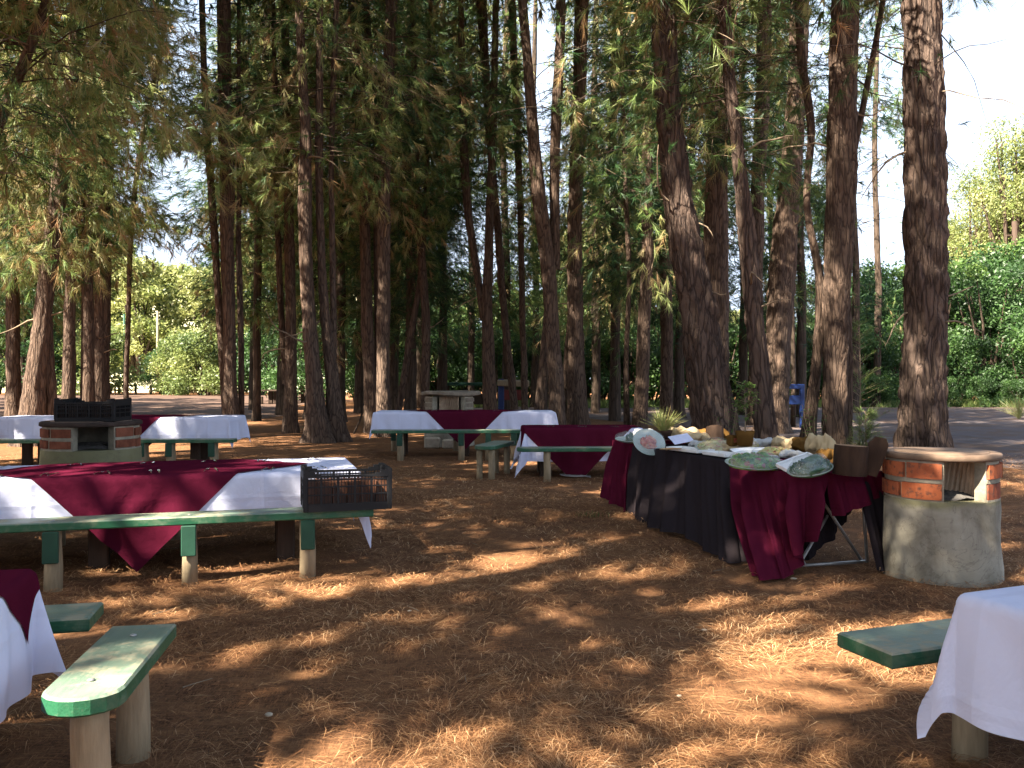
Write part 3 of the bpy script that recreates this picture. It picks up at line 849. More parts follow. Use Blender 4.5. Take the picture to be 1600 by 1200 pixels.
pine('two-trunked pine in dappled light directly behind the left crate', 21.0,
     [[(108, 684, 24), (110, 600, 20), (112, 520, 19), (116, 400, 15), (118, 250, 13), (122, 100, 12), (124, 0, 11)],
      [(133, 684, 26), (133, 600, 22), (133, 520, 20), (131, 400, 17), (136, 250, 14), (142, 100, 13), (146, 0, 12)]], 'bark', 28, 17, 3.9, 3.2, 84, 22, .45, .8, 33, tmean=.45, limbs=4, gaps=LOWGAPS)
pine('very dark broad pine just right of the two-trunked pine by the left crate', 22.5,
     [[(157, 690, 30), (156, 600, 27), (158, 500, 26), (162, 400, 24), (168, 250, 20), (172, 100, 16), (174, 0, 14)]], 'bark', 20, 17, 4.3, 3.2, 80, 22, .3, .85, 34, tmean=.28, gaps=LOWGAPS)
pine('pine at the far left edge behind the back left table', 22.0,
     [[(20, 684, 26), (22, 600, 22), (20, 500, 20), (16, 380, 18), (10, 250, 16), (4, 100, 14), (0, 0, 12)]], 'bark', 24, 16, 3.6, 3.0, 84, 22, .4, .8, 35, tmean=.48, limbs=3, gaps=LOWGAPS)
pine('near leaning pine crossing the top left corner of the view', 14.0,
     [[(-190, 740, 46), (-150, 600, 36), (-100, 420, 30), (-40, 280, 24), (10, 165, 19), (45, 80, 16), (74, 0, 14)]], 'bark', 32, 15, 5.0, 2.8, 60, 20, .45, .9, 36, tmean=.4, limbs=5,
     extra=[((3.5, 1, 6.0), (.9, .8, .7), 60, .6), ((2.2, 0, 4.9), (.7, .6, .5), 50, .45), ((4.6, 1, 5.2), (.8, .7, .6), 40, .78)])
pine('dead-twigged pine far behind the three-stemmed pine', 31.0,
     [[(400, 650, 13), (402, 450, 13), (410, 200, 12), (418, 0, 11)]], 'bark_far', 12, 18, 3.5, 3.4, 90, 24, .55, 1, 37, tmean=.42, nl=.32)
NF = NTRI[0]

# ---- younger, fuller pines standing behind the front rows, all alike
BACK = [(-40, 34, .3, .46), (60, 30, .35, .45), (150, 38, .2, .25), (440, 36, .25, .3), (395, 42, .2, .22), (485, 33, .4, .44), (530, 30, .5, .46), (560, 38, .35, .3), (615, 34, .2, .22),
        (640, 29, .2, .24), (690, 36, .12, .16), (655, 44, .1, .14), (735, 46, .15, .28), (790, 40, .25, .35), (835, 46, .2, .3), (930, 38, .3, .5), (960, 31, .25, .3),
        (1000, 40, .15, .2), (1060, 33, .12, .14), (1085, 42, .1, .14), (1160, 36, .1, .16), (1205, 44, .12, .2), (1250, 34, .1, .16), (1335, 38, .1, .15), (1370, 46, .1, .2)]
UNIQUE = {150, 690, 735, 790, 835, 930, 1160, 1205, 1250, 1335, 1370}
BACKP = []
def back_crown(q):
    r = np.random.default_rng(700 + q)
    ax = np.stack([np.zeros(60), np.zeros(60), np.linspace(0, 19.5, 60), np.full(60, .15)], 1)
    me = crown_mesh('crown', [ax], 3.3, 19.3, 3.5, 210, 30, r, 13, .42, .019, .5 * (.3, .12, .35, .1)[q], .35, twigr=.006, tmean=(.38, .20, .46, .15)[q], deadtwig=.12)
    NTRI[0] += len(me.polygons)
    return me
for i, (px, d, dead, tm) in enumerate(BACK):
    w = 15 * 30 / d
    lab = ('slim' if d > 36 else 'fuller') + ' background pine, ' + ranked(BACK)[i] + ' of the dim rows behind the tables'
    st = [[(px, 592 + 2010 / d, w * 1.3), (px + 3, 450, w), (px - 4, 250, w * .9), (px + 2, 0, w * .7)]]
    if px in UNIQUE:
        pine(lab, d, st, 'bark_far', 12, d * .36 + 6, 2.6 + .02 * d, 3.4, 92, 28, dead, 1, 100 + i, K=5, tmean=tm, group='background pines in the dim rows', nl=.40, nw=.019 + .0006 * (d - 30), limbs=0, gaps=LOWGAPS, step=.5, deadtwig=.12)
    else:
        if not BACKP: BACKP.extend(back_crown(q) for q in range(4))
        root = thing('pine_tree', lab, 'tree', ((px - CX) / F * d, d, 0), 0, 'background pines in the dim rows')
        pts = [[(x - px) / F * d, 0, H - (y - HY) / F * d] for x, y, _ in st[0]]; pts[0][2] = -.1; pts.append([pts[-1][0], .1, pts[-1][2] + 5])
        me, ax = trunk_mesh(pts, [x[2] / 2 / F * d for x in st[0]] + [.03], 'trunk', M['bark_far'], 12, .5, .08, i, .16)
        link('trunk', me, root)
        q = (0 if tm > .35 else 1) if i % 2 else (2 if tm > .4 else (0 if tm > .27 else 3))
        o = link('crown', BACKP[q], root); o.rotation_euler.z = i * 1.37; o.scale = (d / 36,) * 3

# ---------------------------------------------------------------- broad-leaved bushes and far trees: four leafy shapes, shared
def leaf_blob(name, n, rad, h, size, seed, mat, clumps=26, tm=.45):
    r = np.random.default_rng(seed)
    cz = r.random(clumps) ** .8 * h * .9 + h * .06
    ca = r.uniform(0, 2 * PI, clumps); cr = rad * np.sqrt(r.random(clumps)) * (1 - .55 * (cz / h) ** 1.6)
    C_ = np.stack([np.cos(ca) * cr, np.sin(ca) * cr, cz], 1)
    ct = tm + r.normal(0, .14, clumps)
    k = r.integers(clumps, size=n)
    v = r.normal(0, 1, (n, 3)); v /= np.linalg.norm(v, axis=1, keepdims=True)
    P = C_[k] + v * (r.random((n, 1)) ** .45) * (rad * .38) * r.uniform(.6, 1.15, clumps)[k][:, None] * np.array([1, 1, .8])
    P[:, 2] = np.maximum(P[:, 2], .05)
    a = r.normal(0, 1, (n, 3)) + np.array([0, 0, -.3]); a /= np.linalg.norm(a, axis=1, keepdims=True)
    b = np.cross(a, r.normal(0, 1, (n, 3))); b /= np.linalg.norm(b, axis=1, keepdims=True)
    s = size * r.uniform(.6, 1.3, n)[:, None]
    V = np.stack([P - a * s, P + b * s * .42, P + a * s, P - b * s * .42], 1).reshape(-1, 3)
    T = np.repeat(np.clip(ct[k] + r.normal(0, .10, n), 0, 1), 4)
    return arr_mesh(name, V, np.arange(4 * n).reshape(-1, 4), mat, 4, False, T), C_

def stem_set(C_, rad, h, seed, name='stem'):
    mb = MB(); r = random.Random(seed)
    for c in C_[::3]:
        p0 = Vector((r.uniform(-.3, .3) * rad * .4, r.uniform(-.3, .3) * rad * .4, -.1)); p1 = Vector(c)
        mid = p0.lerp(p1, .55) + Vector((r.uniform(-.2, .2), r.uniform(-.2, .2), h * .05))
        mb.tube([p0, p0.lerp(mid, .5), mid, p1], [h * .016, h * .012, h * .008, h * .003], 5)
    return mb.build(name, M['bark_far'])

protos = {}
def leafy(kind, label, cat, loc, sc=1.0, rz=0.0, group=None, szz=None):
    """one leafy bush or tree of a shared shape"""
    if kind not in protos:
        spec = {'bush': (9000, 2.6, 4.2, .10, 41, 'leaf', 30, .28), 'shrub': (6500, 1.9, 2.6, .08, 42, 'leaf', 22, .30),  # low tints of bush and tall_bush put the thicket's shade into the leaves
                'tall_bush': (13000, 3.0, 8.0, .12, 43, 'leaf', 46, .20), 'airy_tree': (20000, 4.6, 20, .125, 48, 'leaf_pale', 110, .42), 'pale_bush': (9000, 2.8, 4.6, .12, 46, 'leaf_pale', 30, .30), 'far_tree': (15000, 5.5, 18, .30, 44, 'leaf_pale', 60, .55),
                'far_pine': (15000, 4.5, 20, .32, 45, 'needle', 60, .50)}[kind]
        me, C_ = leaf_blob('crown', spec[0], spec[1], spec[2], spec[3], spec[4], M[spec[5]], spec[6], spec[7])
        st = stem_set(C_, spec[1], spec[2], spec[4], 'trunk' if 'tree' in kind or 'pine' in kind else 'stem')
        protos[kind] = (me, st.data); bpy.data.objects.remove(st)
    me, sd = protos[kind]
    o = thing('broadleaf_tree' if 'tree' in kind else ('pine_tree' if 'pine' in kind else 'leafy_bush'), label, cat, loc, rz, group)
    o.scale = (sc, sc, sc if szz is None else szz)
    link('crown', me, o); link(sd.name.split('.')[0], sd, o)
    return o

r0 = random.Random(5)
KW = {'airy_tree': 'airy tree', 'pale_bush': 'yellow-green bush', 'bush': 'broad bush', 'tall_bush': 'tall bush', 'shrub': 'low shrub', 'far_tree': 'broad-leaved tree', 'far_pine': 'tall pine'}
# the thicket across the road, at the right; its shade is in the dark leaf tint
hedge = [(1335, 47, 1.0, 'bush'), (1372, 52, 1.0, 'tall_bush'), (1415, 49, .85, 'tall_bush'), (1400, 56, 1.15, 'tall_bush'), (1450, 53, 1.05, 'tall_bush'), (1492, 49, .9, 'bush'),
         (1500, 55, 1.15, 'tall_bush'), (1545, 50, 1.0, 'tall_bush'), (1585, 52, 1.05, 'tall_bush'), (1560, 58, 1.3, 'tall_bush'), (1610, 47, 1.0, 'bush'), (1640, 54, 1.2, 'tall_bush'), (1470, 46.5, .6, 'shrub'), (1530, 46, .6, 'shrub'), (1365, 46, .65, 'shrub'), (1700, 52, 1.2, 'tall_bush'), (1590, 46, .55, 'shrub')]
for i, (px, d, s, k) in enumerate(hedge):
    leafy(k, 'dark green ' + KW[k] + ', ' + ranked(hedge)[i] + ' in the thicket across the road', 'bush', ((px - CX) / F * d, d, 0), s, r0.uniform(0, 6.28), 'thicket bushes across the road')
# shaded undergrowth behind the tables
UNDER = [(690, 50, 1.0, 'bush'), (730, 52, 1.1, 'bush'), (655, 54, 1.1, 'bush'), (775, 49, 1.0, 'bush'), (815, 54, 1.2, 'bush'), (850, 50, 1.0, 'bush'), (940, 52, 1.1, 'bush'),
                                    (975, 50, 1.1, 'bush'), (1015, 54, 1.2, 'bush'), (1055, 50, 1.2, 'bush'), (1095, 54, 1.2, 'bush'), (1145, 53, 1.1, 'bush'), (1185, 56, 1.2, 'bush'), (1235, 54, 1.0, 'bush'), (1265, 50, 1.0, 'bush'),
                                    (600, 50, 1.1, 'bush'), (560, 54, 1.2, 'bush'), (520, 50, 1.1, 'bush'), (440, 58, 1.2, 'bush'), (480, 54, 1.1, 'bush'), (625, 46, .7, 'shrub'), (910, 56, 1.2, 'tall_bush'), (705, 58, 1.1, 'tall_bush'), (1300, 56, 1.0, 'tall_bush')]
for i, (px, d, s, k) in enumerate(UNDER):
    leafy(k, 'shaded ' + KW[k] + ', ' + ranked(UNDER)[i] + ' in the undergrowth behind the tables', 'bush', ((px - CX) / F * d, d, 0), s, r0.uniform(0, 6.28), 'shaded undergrowth bushes')
# bushes round the far field at the left
FIELDB = [(285, 82, 1.25, 'pale_bush'), (320, 78, 1.3, 'pale_bush'), (255, 86, 1.0, 'bush'), (345, 84, 1.4, 'bush'), (375, 88, 1.0, 'pale_bush'), (405, 80, 1.4, 'bush'), (140, 80, 1.4, 'pale_bush'), (90, 84, 1.3, 'tall_bush'), (40, 80, 1.4, 'tall_bush'), (-10, 84, 1.4, 'tall_bush'), (430, 90, 1.4, 'bush'), (300, 92, 1.2, 'pale_bush')]
for i, (px, d, s, k) in enumerate(FIELDB):
    leafy(k if i % 2 else k, 'green ' + KW[k] + ', ' + ranked(FIELDB)[i] + ' beside the far rail fence', 'bush', ((px - CX) / F * d, d, 0), s, r0.uniform(0, 6.28), 'bushes by the far rail fence')
# sunlit trees far behind
FART = [(215, 105, .95, 'far_tree'), (265, 112, .95, 'far_tree'), (320, 108, .9, 'far_tree'), (170, 118, 1.1, 'far_pine'), (360, 120, 1.1, 'far_pine'), (110, 110, 1.2, 'far_tree'), (40, 115, 1.2, 'far_pine'), (-30, 110, 1.2, 'far_tree'), (420, 110, 1.15, 'far_tree'), (480, 115, 1.2, 'far_pine'),
                                    (540, 112, 1.2, 'far_tree'), (600, 118, 1.2, 'far_pine'), (660, 110, 1.0, 'far_tree'), (725, 118, .75, 'far_tree'), (700, 100, .6, 'far_tree'), (900, 112, 1.25, 'far_tree'), (950, 110, 1.3, 'far_tree'), (850, 120, .8, 'far_tree'), (1000, 115, 1.1, 'far_pine'), (790, 118, .8, 'far_pine'), (1060, 112, .9, 'far_pine'), (1150, 116, .62, 'far_tree'), (1210, 112, .6, 'far_pine'), (1290, 115, .6, 'far_tree')]
for i, (px, d, s, k) in enumerate(FART):
    leafy(k, 'distant sunlit ' + KW[k] + ', ' + ranked(FART)[i] + ' seen between the trunks', 'tree', ((px - CX) / F * d, d, 0), s * .95, r0.uniform(0, 6.28), 'distant sunlit trees')
PALET = [(1530, 86, 1.0, 'airy_tree'), (1592, 80, 1.12, 'airy_tree'), (1560, 92, 1.0, 'airy_tree'), (1497, 90, .82, 'airy_tree'), (1640, 82, 1.1, 'far_tree'), (1700, 80, 1.2, 'far_tree')]
for i, (px, d, s, k) in enumerate(PALET):
    leafy(k, 'pale yellow-green tree, ' + ranked(PALET)[i] + ' above the thicket at right', 'tree', ((px - CX) / F * d, d, 0), s, r0.uniform(0, 6.28), 'pale trees above the thicket', szz=s * 1.15)

# ---- unseen tall pines added over and behind the camera to throw dappled shade
def shade_pine(x, y, seed, h=17, zlo=7.0, nb=24, per=62):
    r = np.random.default_rng(seed)
    root = thing('pine_tree', None, 'tree', (x, y, 0)); root.rotation_euler.z = 0
    pts = [[0, 0, -.1], [r.normal(0, .12), 0, 4], [r.normal(0, .3), r.normal(0, .3), 9], [r.normal(0, .5), r.normal(0, .5), h]]
    me, ax = trunk_mesh(pts, [.27, .22, .17, .03], 'trunk', M['bark'], 20, .25, .1, seed)
    link('trunk', me, root)
    cm = crown_mesh('crown', [ax], zlo, h, 3.1, nb, per, r, 8, .42, .075, .1, .3, twigr=.014, deadtwig=.1, lat=.10)
    link('crown', cm, root)
    NTRI[0] += len(cm.polygons)
    return root
SHADE = [(-5.2, -3.2), (-8.6, -.6), (-1.5, -5.2), (-4.0, -8.2), (2.6, -4.2), (-8.4, 4.2), (-11.5, 2.2), (6.6, -1.6), (-.6, -9.4), (-12.5, 8.5), (9.4, 3.4), (-7.4, 9.6), (-10.2, 13.4), (-5.6, 6.4), (-15, 5), (-6.9, 1.2), (-3.0, -1.6), (-9.8, 6.2), (-12, 11), (-8.8, 11.2)]
sp = [shade_pine(*SHADE[0], 301), shade_pine(*SHADE[1], 302), shade_pine(*SHADE[2], 303)]
for i, (x, y) in enumerate(SHADE[3:]):
    c = copy_tree(sp[i % 3]); c.location = (x, y, 0); c.rotation_euler.z = 1.7 * i + .6; sp.append(c)
for i, (x, y) in enumerate([(-17, 21), (-20.5, 25), (-19.5, 29.5), (-25, 32), (-24, 37), (-30, 41), (-31, 48), (-37, 55), (-27, 27), (-43, 62), (-36, 44), (-28, 34), (-22, 33), (-33, 38), (-40, 50), (-45, 58), (-34, 52), (-26, 42)]):  # more unseen pines, added to shade the left path
    c = copy_tree(sp[i % 3]); c.location = (x, y, 0); c.rotation_euler.z = 2.1 * i; c.scale = (1.25, 1.25, 1.0); sp.append(c)
# taller unseen ones, added so their crowns shade the trunks across the clearing
NSH = len(sp)
r = np.random.default_rng(55)
tp = thing('pine_tree', None, 'tree', (0, 0, 0))
me, ax = trunk_mesh([[0, 0, -.1], [.1, 0, 6], [.3, .1, 14], [.2, .3, 25]], [.32, .26, .18, .03], 'trunk', M['bark'], 20, .3, .1, 3)
link('trunk', me, tp); link('crown', crown_mesh('crown', [ax], 13, 25, 4.8, 52, 56, r, 8, .46, .080, .1, .3, twigr=.014, deadtwig=.1, lat=.10), tp)
for i, (x, y) in enumerate([(-5.3, 7.9), (-5.8, 1.3), (-1.6, -2.6), (-9.2, 8.6), (-9.9, 15.2), (-12.8, 19.6), (-16, 24.5)]):
    c = tp if i == 0 else copy_tree(tp); c.location = (x, y, 0); c.rotation_euler.z = 2.4 * i; sp.append(c)
for c in sp:
    tag(c, ('very tall' if sp.index(c) >= NSH else 'full crowned') + ' unseen pine added left of and behind the view to shade the floor', group='added pines shading the open floor')

# ================================================================ CLOTHS
def drape(name, mat, L, W, ztop, drop, parent=None, loc=None, rz=0.0, step=.03, diamond=None, off=0.0, seed=0, flare=.05, cone=.26, wave=.018, sag=0.0, dx=0.0, dy=0.0, rot=PI / 4, wr=.006, tip=-.10):
    """a cloth lying on a table L x W and hanging over its edges; diamond = side of a square cloth laid askew"""
    if diamond is None:
        a = np.linspace(-L / 2 - drop, L / 2 + drop, int((L + 2 * drop) / step) + 1); b = np.linspace(-W / 2 - drop, W / 2 + drop, int((W + 2 * drop) / step) + 1)
        A, B = np.meshgrid(a, b, indexing='ij')
    else:
        a = np.linspace(-diamond / 2, diamond / 2, int(diamond / step) + 1)
        P, Q = np.meshgrid(a, a, indexing='ij'); c, s = math.cos(rot), math.sin(rot)
        A, B = P * c - Q * s + dx, P * s + Q * c + dy
    nu, nv = A.shape
    ex = np.clip(A, -L / 2, L / 2); ey = np.clip(B, -W / 2, W / 2)
    du, dv = A - ex, B - ey
    r = np.hypot(du, dv)
    cu, cv = np.where(r > 1e-6, du / np.maximum(r, 1e-6), 0), np.where(r > 1e-6, dv / np.maximum(r, 1e-6), 0)
    corner = (2 * np.abs(cu * cv)) ** 1.3
    rb = .03
    ang = np.clip(r / rb, 0, PI / 2)
    down = np.where(r < rb * PI / 2, rb * (1 - np.cos(ang)), rb + (r - rb * PI / 2))
    outb = np.where(r < rb * PI / 2, rb * np.sin(ang), rb)
    n1 = vnoise(A * 3.1 + seed, B * 3.1, 0 * A, seed); n2 = fbm(A * 1.3, B * 1.3, 0 * A, 2, seed + 9)
    along = np.where(np.abs(cu) > np.abs(cv), B, A)
    w = wave * np.clip(down / .4, 0, 1.4) * (np.sin(along * 9 + seed + 2 * n2) + .8 * np.sin(along * 21 + 3 * n1) + 1.2 * n2) * (1 - .4 * corner)
    k = np.clip(down / max(drop, .2), 0, 1.5)
    fold = corner * cone * down * (1 + .25 * np.sin(np.arctan2(np.abs(dv), np.abs(du) + 1e-6) * 6 + seed))
    out = outb + flare * down + w * (down > 0.02) + fold + off
    X = ex + cu * np.where(r > 1e-6, out, 0); Y = ey + cv * np.where(r > 1e-6, out, 0)
    Z = ztop - down * math.sqrt(max(.2, 1 - .0)) * (1 + tip * corner) + off + np.where(r < 1e-6, wr * n1 * .6 + wr * vnoise(A * 9, B * 9, 0 * A, seed + 5) * .5, 0)
    V = np.stack([X, Y, Z], -1).reshape(-1, 3)
    V[:, 2] = np.maximum(V[:, 2], .012)
    uv = np.stack([A + .21, B + .2], -1).reshape(-1, 2)
    me = arr_mesh(name, V, grid_faces(nu, nv), mat, 4, True, None, uv)
    o = link(name, me, parent, loc)
    if parent is None: o.rotation_euler.z = rz
    return o

def curtain(name, mat, tops, bots, nf=7, amp=.03, ns=90, nt=40, seed=0, sag=0.0, parent=None, bulge=0.0):
    """hanging cloth between a top line and a bottom line with vertical folds"""
    def res(P, n):
        P = np.array([list(p) for p in P], float); s = np.concatenate([[0], np.cumsum(np.linalg.norm(np.diff(P, axis=0), axis=1))]); s /= s[-1]
        t = np.linspace(0, 1, n); q = np.stack([np.interp(t, s, P[:, k]) for k in range(3)], 1)
        kk = 3; qp = np.pad(q, ((kk, kk), (0, 0)), mode='reflect', reflect_type='odd'); ker = np.ones(2 * kk + 1) / (2 * kk + 1)
        return np.stack([np.convolve(qp[:, k], ker, 'valid') for k in range(3)], 1)
    T, B = res(tops, ns), res(bots, ns)
    s = np.linspace(0, 1, ns); t = np.linspace(0, 1, nt)
    tan = np.gradient(T + B, axis=0)[:, :2]; tan /= np.linalg.norm(tan, axis=1, keepdims=True) + 1e-9
    nrm = np.stack([tan[:, 1], -tan[:, 0]], 1)
    ph = s * nf * 2 * PI + 1.6 * vnoise(s * 3, 0 * s, 0 * s, seed)
    am = amp * (1 + .6 * vnoise(s * 6, 0 * s, 0 * s, seed + 1))
    V = np.zeros((ns, nt, 3))
    for j, tt in enumerate(t):
        P = T * (1 - tt) + B * tt
        f = (np.sin(ph + tt * .7 * np.sin(s * 5 + seed)) + .45 * np.sin(2.3 * ph + seed)) * am * min(1, tt * 2.2 + .04) + bulge * math.sin(PI * tt)
        P = P.copy(); P[:, :2] += nrm * f[:, None]
        if tt < .04: P[:, 2] += .002
        P[:, 2] -= sag * math.sin(PI * tt) * np.sin(PI * s)
        V[:, j] = P
    V[..., 2] = np.maximum(V[..., 2], .014)
    S, TT = np.meshgrid(s, t, indexing='ij')
    uv = np.stack([S * 1.7, TT * .8], -1).reshape(-1, 2)
    me = arr_mesh(name, V.reshape(-1, 3), grid_faces(ns, nt), mat, 4, True, None, uv)
    return link(name, me, parent)

# ================================================================ TABLES AND BENCHES
def rot2(x, y, a): return (x * math.cos(a) - y * math.sin(a), x * math.sin(a) + y * math.cos(a))

def picnic_table(label, c, rz, L, W, h, legs=(-.36, -.0, .36)):
    t = thing('rustic_table', label, 'table', (c[0], c[1], 0), rz)
    nb = 5
    for i in range(nb):
        mb = MB(); bw = W / nb
        mb.box((0, -W / 2 + bw * (i + .5), h - .03), (L - .04, bw - .012, .045), bev=.006); mb.build('board', M['plank'], t)
    for u in legs:
        mb = MB(); mb.box((u * L, 0, h - .095), (.09, W * .8, .075), bev=.006); mb.build('crossbar', M['dark_wood'], t)
        for v in (-.28, .28):
            mb = MB(); mb.box((u * L, v * W, (h - .13) / 2 - .03), (.15, .11, h - .13 + .06), bev=.012); mb.build('leg', M['dark_wood'], t)
    return t

def bench(label, c, rz, L, w, h, posts, round_ends=(False, False), rows=(-.07, .09), group=None, bracket=True, pr=.058):
    t = thing('green_bench', label, 'bench', (c[0], c[1], 0), rz, group)
    poly = []
    def endp(sgn, rd):
        if rd:
            n = 9
            return [(sgn * (L / 2 - w * .42) + sgn * w * .42 * math.cos(a), w / 2 * math.sin(a)) for a in np.linspace(-PI / 2, PI / 2, n)]
        return [(sgn * L / 2, -w / 2), (sgn * L / 2, w / 2)]
    right = endp(1, round_ends[1]); left = endp(-1, round_ends[0])[::-1]
    poly = right + left
    th = .062
    n = len(poly)
    mb = MB(); b = .008
    cx = sum(p[0] for p in poly) / n
    ins = [(p[0] - math.copysign(b, p[0]), p[1] - (math.copysign(b, p[1]) if abs(p[1]) > .01 else 0)) for p in poly]
    vs = [(x, y, h - th) for x, y in ins] + [(x, y, h - th + b) for x, y in poly] + [(x, y, h - b) for x, y in poly] + [(x, y, h) for x, y in ins]
    fs = [tuple(range(n - 1, -1, -1)), tuple(range(3 * n, 4 * n))]
    for k in range(3):
        for i in range(n): j = (i + 1) % n; fs.append((k * n + i, k * n + j, (k + 1) * n + j, (k + 1) * n + i))
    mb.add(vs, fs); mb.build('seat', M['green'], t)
    for i, u in enumerate(posts):
        for v in rows:
            hh = h - th - .001
            mb = MB()
            rr = pr * (1 + .08 * math.sin(i * 3.1 + v * 40))
            mb.tube([(u, v, -.08), (u + .004, v, hh * .4), (u - .003, v + .003, hh * .8), (u, v, hh)], [rr * 1.04, rr, rr * .97, rr * .96], 18)
            mb.build('leg', M['post'], t, True)
            if c[1] < 8:
                mb = MB(); mb.lathe([(.0001, .0), (.012, .0), (.013, .004), (.008, .007), (.0001, .008)], 10, (u, v, h + .0005)); mb.build('bolt', M['tube_steel'], t, True)
        if bracket:
            mb = MB(); y0, y1 = rows[0] - pr - .022, rows[-1] + pr + .022
            mb.box((u, y0, h - th - .115), (.105, .034, .225), bev=.006)
            mb.build('bracket', M['dark_green'], t)
    return t

A17 = math.radians(16.5)
def along(p, a, u, v): x, y = rot2(u, v, a); return (p[0] + x, p[1] + y)

# --- table A, left middle, with its benches
PR = (-1.12, 6.83)                                   # right end of its near bench
cA = along(PR, A17, -2.1, 0)
tA0 = along((-1.30, 7.15), A17, -2.0, .60)
picnic_table('long table in the left middle under white and maroon cloths, crate at its right end', tA0, A17, 4.0, 1.15, .735)
o = drape('tablecloth', M['white_cloth'], 4.02, 1.17, .742, .40, loc=(tA0[0], tA0[1], 0), rz=A17, seed=3, cone=.16, tip=.18)
tag(o, 'white cloth on the left middle table, one pointed corner hanging below the crate', 'tablecloth')
o = drape('table_overlay', M['maroon'], 4.02, 1.17, .742, .40, loc=(tA0[0], tA0[1], 0), rz=A17, diamond=1.90, off=.009, seed=3, dx=.32, cone=.16, tip=.18)
tag(o, 'maroon diamond overlay across the left middle table, its tip hanging below the front bench', 'overlay cloth')
bench('long green bench in front of the left middle table, black crate on its right end', along(PR, A17, -2.1, 0), A17, 4.2, .27, .485, (-1.1, -.17, .745, 1.60), rows=(-.06,))
bench('green bench behind the left middle table, only its posts showing beneath', along(tA0, A17, 0, .95), A17, 3.9, .27, .485, (-1.6, -.55, .45, 1.7), rows=(.0,))

# --- table B, at the back left
tB = (-6.98, 15.2)
picnic_table('far left table under white cloths and a maroon overlay, partly hidden by the brick grill', tB, math.radians(2), 4.0, .95, .83)
tag(drape('tablecloth', M['white_cloth'], 4.02, .97, .838, .43, loc=(tB[0] + .06, tB[1], 0), rz=math.radians(2), seed=8, cone=.14),
    'white cloth on the far left table behind the brick grill with the crate', 'tablecloth')
tag(drape('table_overlay', M['maroon'], 4.02, .97, .838, .43, loc=(tB[0] + .06, tB[1], 0), rz=math.radians(2), diamond=1.75, off=.009, seed=8, dx=.12, cone=.14),
    'maroon overlay on the far left table, showing right of the stacked crate', 'overlay cloth')
bench('dark green bench in front of the far left table, passing behind the brick grill', (tB[0] - .1, tB[1] - .95), math.radians(2.0), 4.9, .26, .50, (-2.3, -1.6, .95, 1.4, 2.1), rows=(-.05, .05))
tag(drape('napkin', M['white_cloth'], .42, .3, .0, .0, loc=(-9.05, 14.8, .62), rz=.3, seed=2, wr=.05), 'white folded napkin hanging at the left end of the far left table', 'napkin')

# --- table C, middle distance
aC = math.radians(1.5)
tC = ((727 - 800) / F * 17.0, 17.05)
picnic_table('far middle table under a white cloth and maroon overlay, backed by the far round grill', tC, aC, 3.45, .9, .855)
tag(drape('tablecloth', M['white_cloth'], 3.47, .92, .862, .42, loc=(tC[0], tC[1], 0), rz=aC, seed=12, cone=.16), 'white cloth on the far middle table, hanging past its left end', 'tablecloth')
tag(drape('table_overlay', M['maroon'], 3.47, .92, .862, .42, loc=(tC[0], tC[1], 0), rz=aC, diamond=1.72, off=.009, seed=12, dx=.0, cone=.16), 'maroon diamond overlay in the centre of the far middle table', 'overlay cloth')
bench('mossy green bench in front of the far middle table', ((697 - 800) / F * 15.9, 15.95), aC, 2.75, .26, .555, (-.85 * 1, .28, .78, 1.25), rows=(-.06, .07))
bench('green bench behind the far middle table, one end showing at left', (tC[0] - .25, tC[1] + .95), aC, 3.3, .26, .50, (-1.3, 0, 1.3), rows=(0,))

# --- table D, short, mostly maroon
aD = math.radians(3)
tD = ((907 - 800) / F * 13.65, 13.6)
picnic_table('short table almost covered in maroon cloth, between the far middle table and the buffet', tD, aD, 1.75, .85, .735, legs=(-.34, .34))
tag(drape('tablecloth', M['white_cloth'], 1.77, .87, .742, .52, loc=(tD[0], tD[1], 0), rz=aD, seed=21, tip=.05, cone=.26), 'white cloth under the maroon overlay of the short table, its corners hanging in points', 'tablecloth')
tag(drape('table_overlay', M['maroon'], 1.77, .87, .742, .52, loc=(tD[0], tD[1], 0), rz=aD, diamond=1.86, off=.009, seed=21, dx=-.14, tip=.05, cone=.26), 'maroon overlay covering nearly the whole top of the short table', 'overlay cloth')
bench('pale green bench with rounded left end in front of the short maroon table', ((900 - 800) / F * 12.66 + .0, 12.72), aD, 1.75, .26, .49, (-.43, .6), (True, False), rows=(-.05,), bracket=False)
bench('short bright green bench on pale posts at the left end of the short maroon table', ((772 - 800) / F * 13.3, 13.35), math.radians(74), 1.15, .34, .50, (-.42, .4), (True, False), rows=(-.09, .10), pr=.05, bracket=False)

# --- table E, cut by the left edge
aE = math.radians(14)
tE = along((-1.93, 3.40), aE, -1.5, -.5)
picnic_table('nearest left table, cut off by the left edge of the view', tE, aE, 2.96, .96, .735, legs=(-.36, .36))
tag(drape('tablecloth', M['white_cloth'], 3.0, 1.0, .742, .44, loc=(tE[0], tE[1], 0), rz=aE, seed=31, cone=.24, step=.02), 'white cloth on the nearest left table, hanging in folded points beside the short green bench', 'tablecloth')
tag(drape('table_overlay', M['maroon'], 3.0, 1.0, .742, .44, loc=(tE[0], tE[1], 0), rz=aE, diamond=1.3, off=.005, seed=31, dx=.86, dy=.36, cone=.24, step=.02), 'maroon overlay corner hanging over the end of the nearest left table', 'overlay cloth')
bench('short green bench with a rounded end at the end of the nearest left table', (-1.455, 3.13), math.radians(99), .84, .255, .485, (-.25, .26), (True, False), rows=(-.0,), pr=.062, bracket=False)
bench('green bench end showing behind the nearest left table', along((-1.83, 3.78), math.radians(14), -1.2, 0), math.radians(14), 2.4, .27, .485, (-.9, .4), rows=(0,))

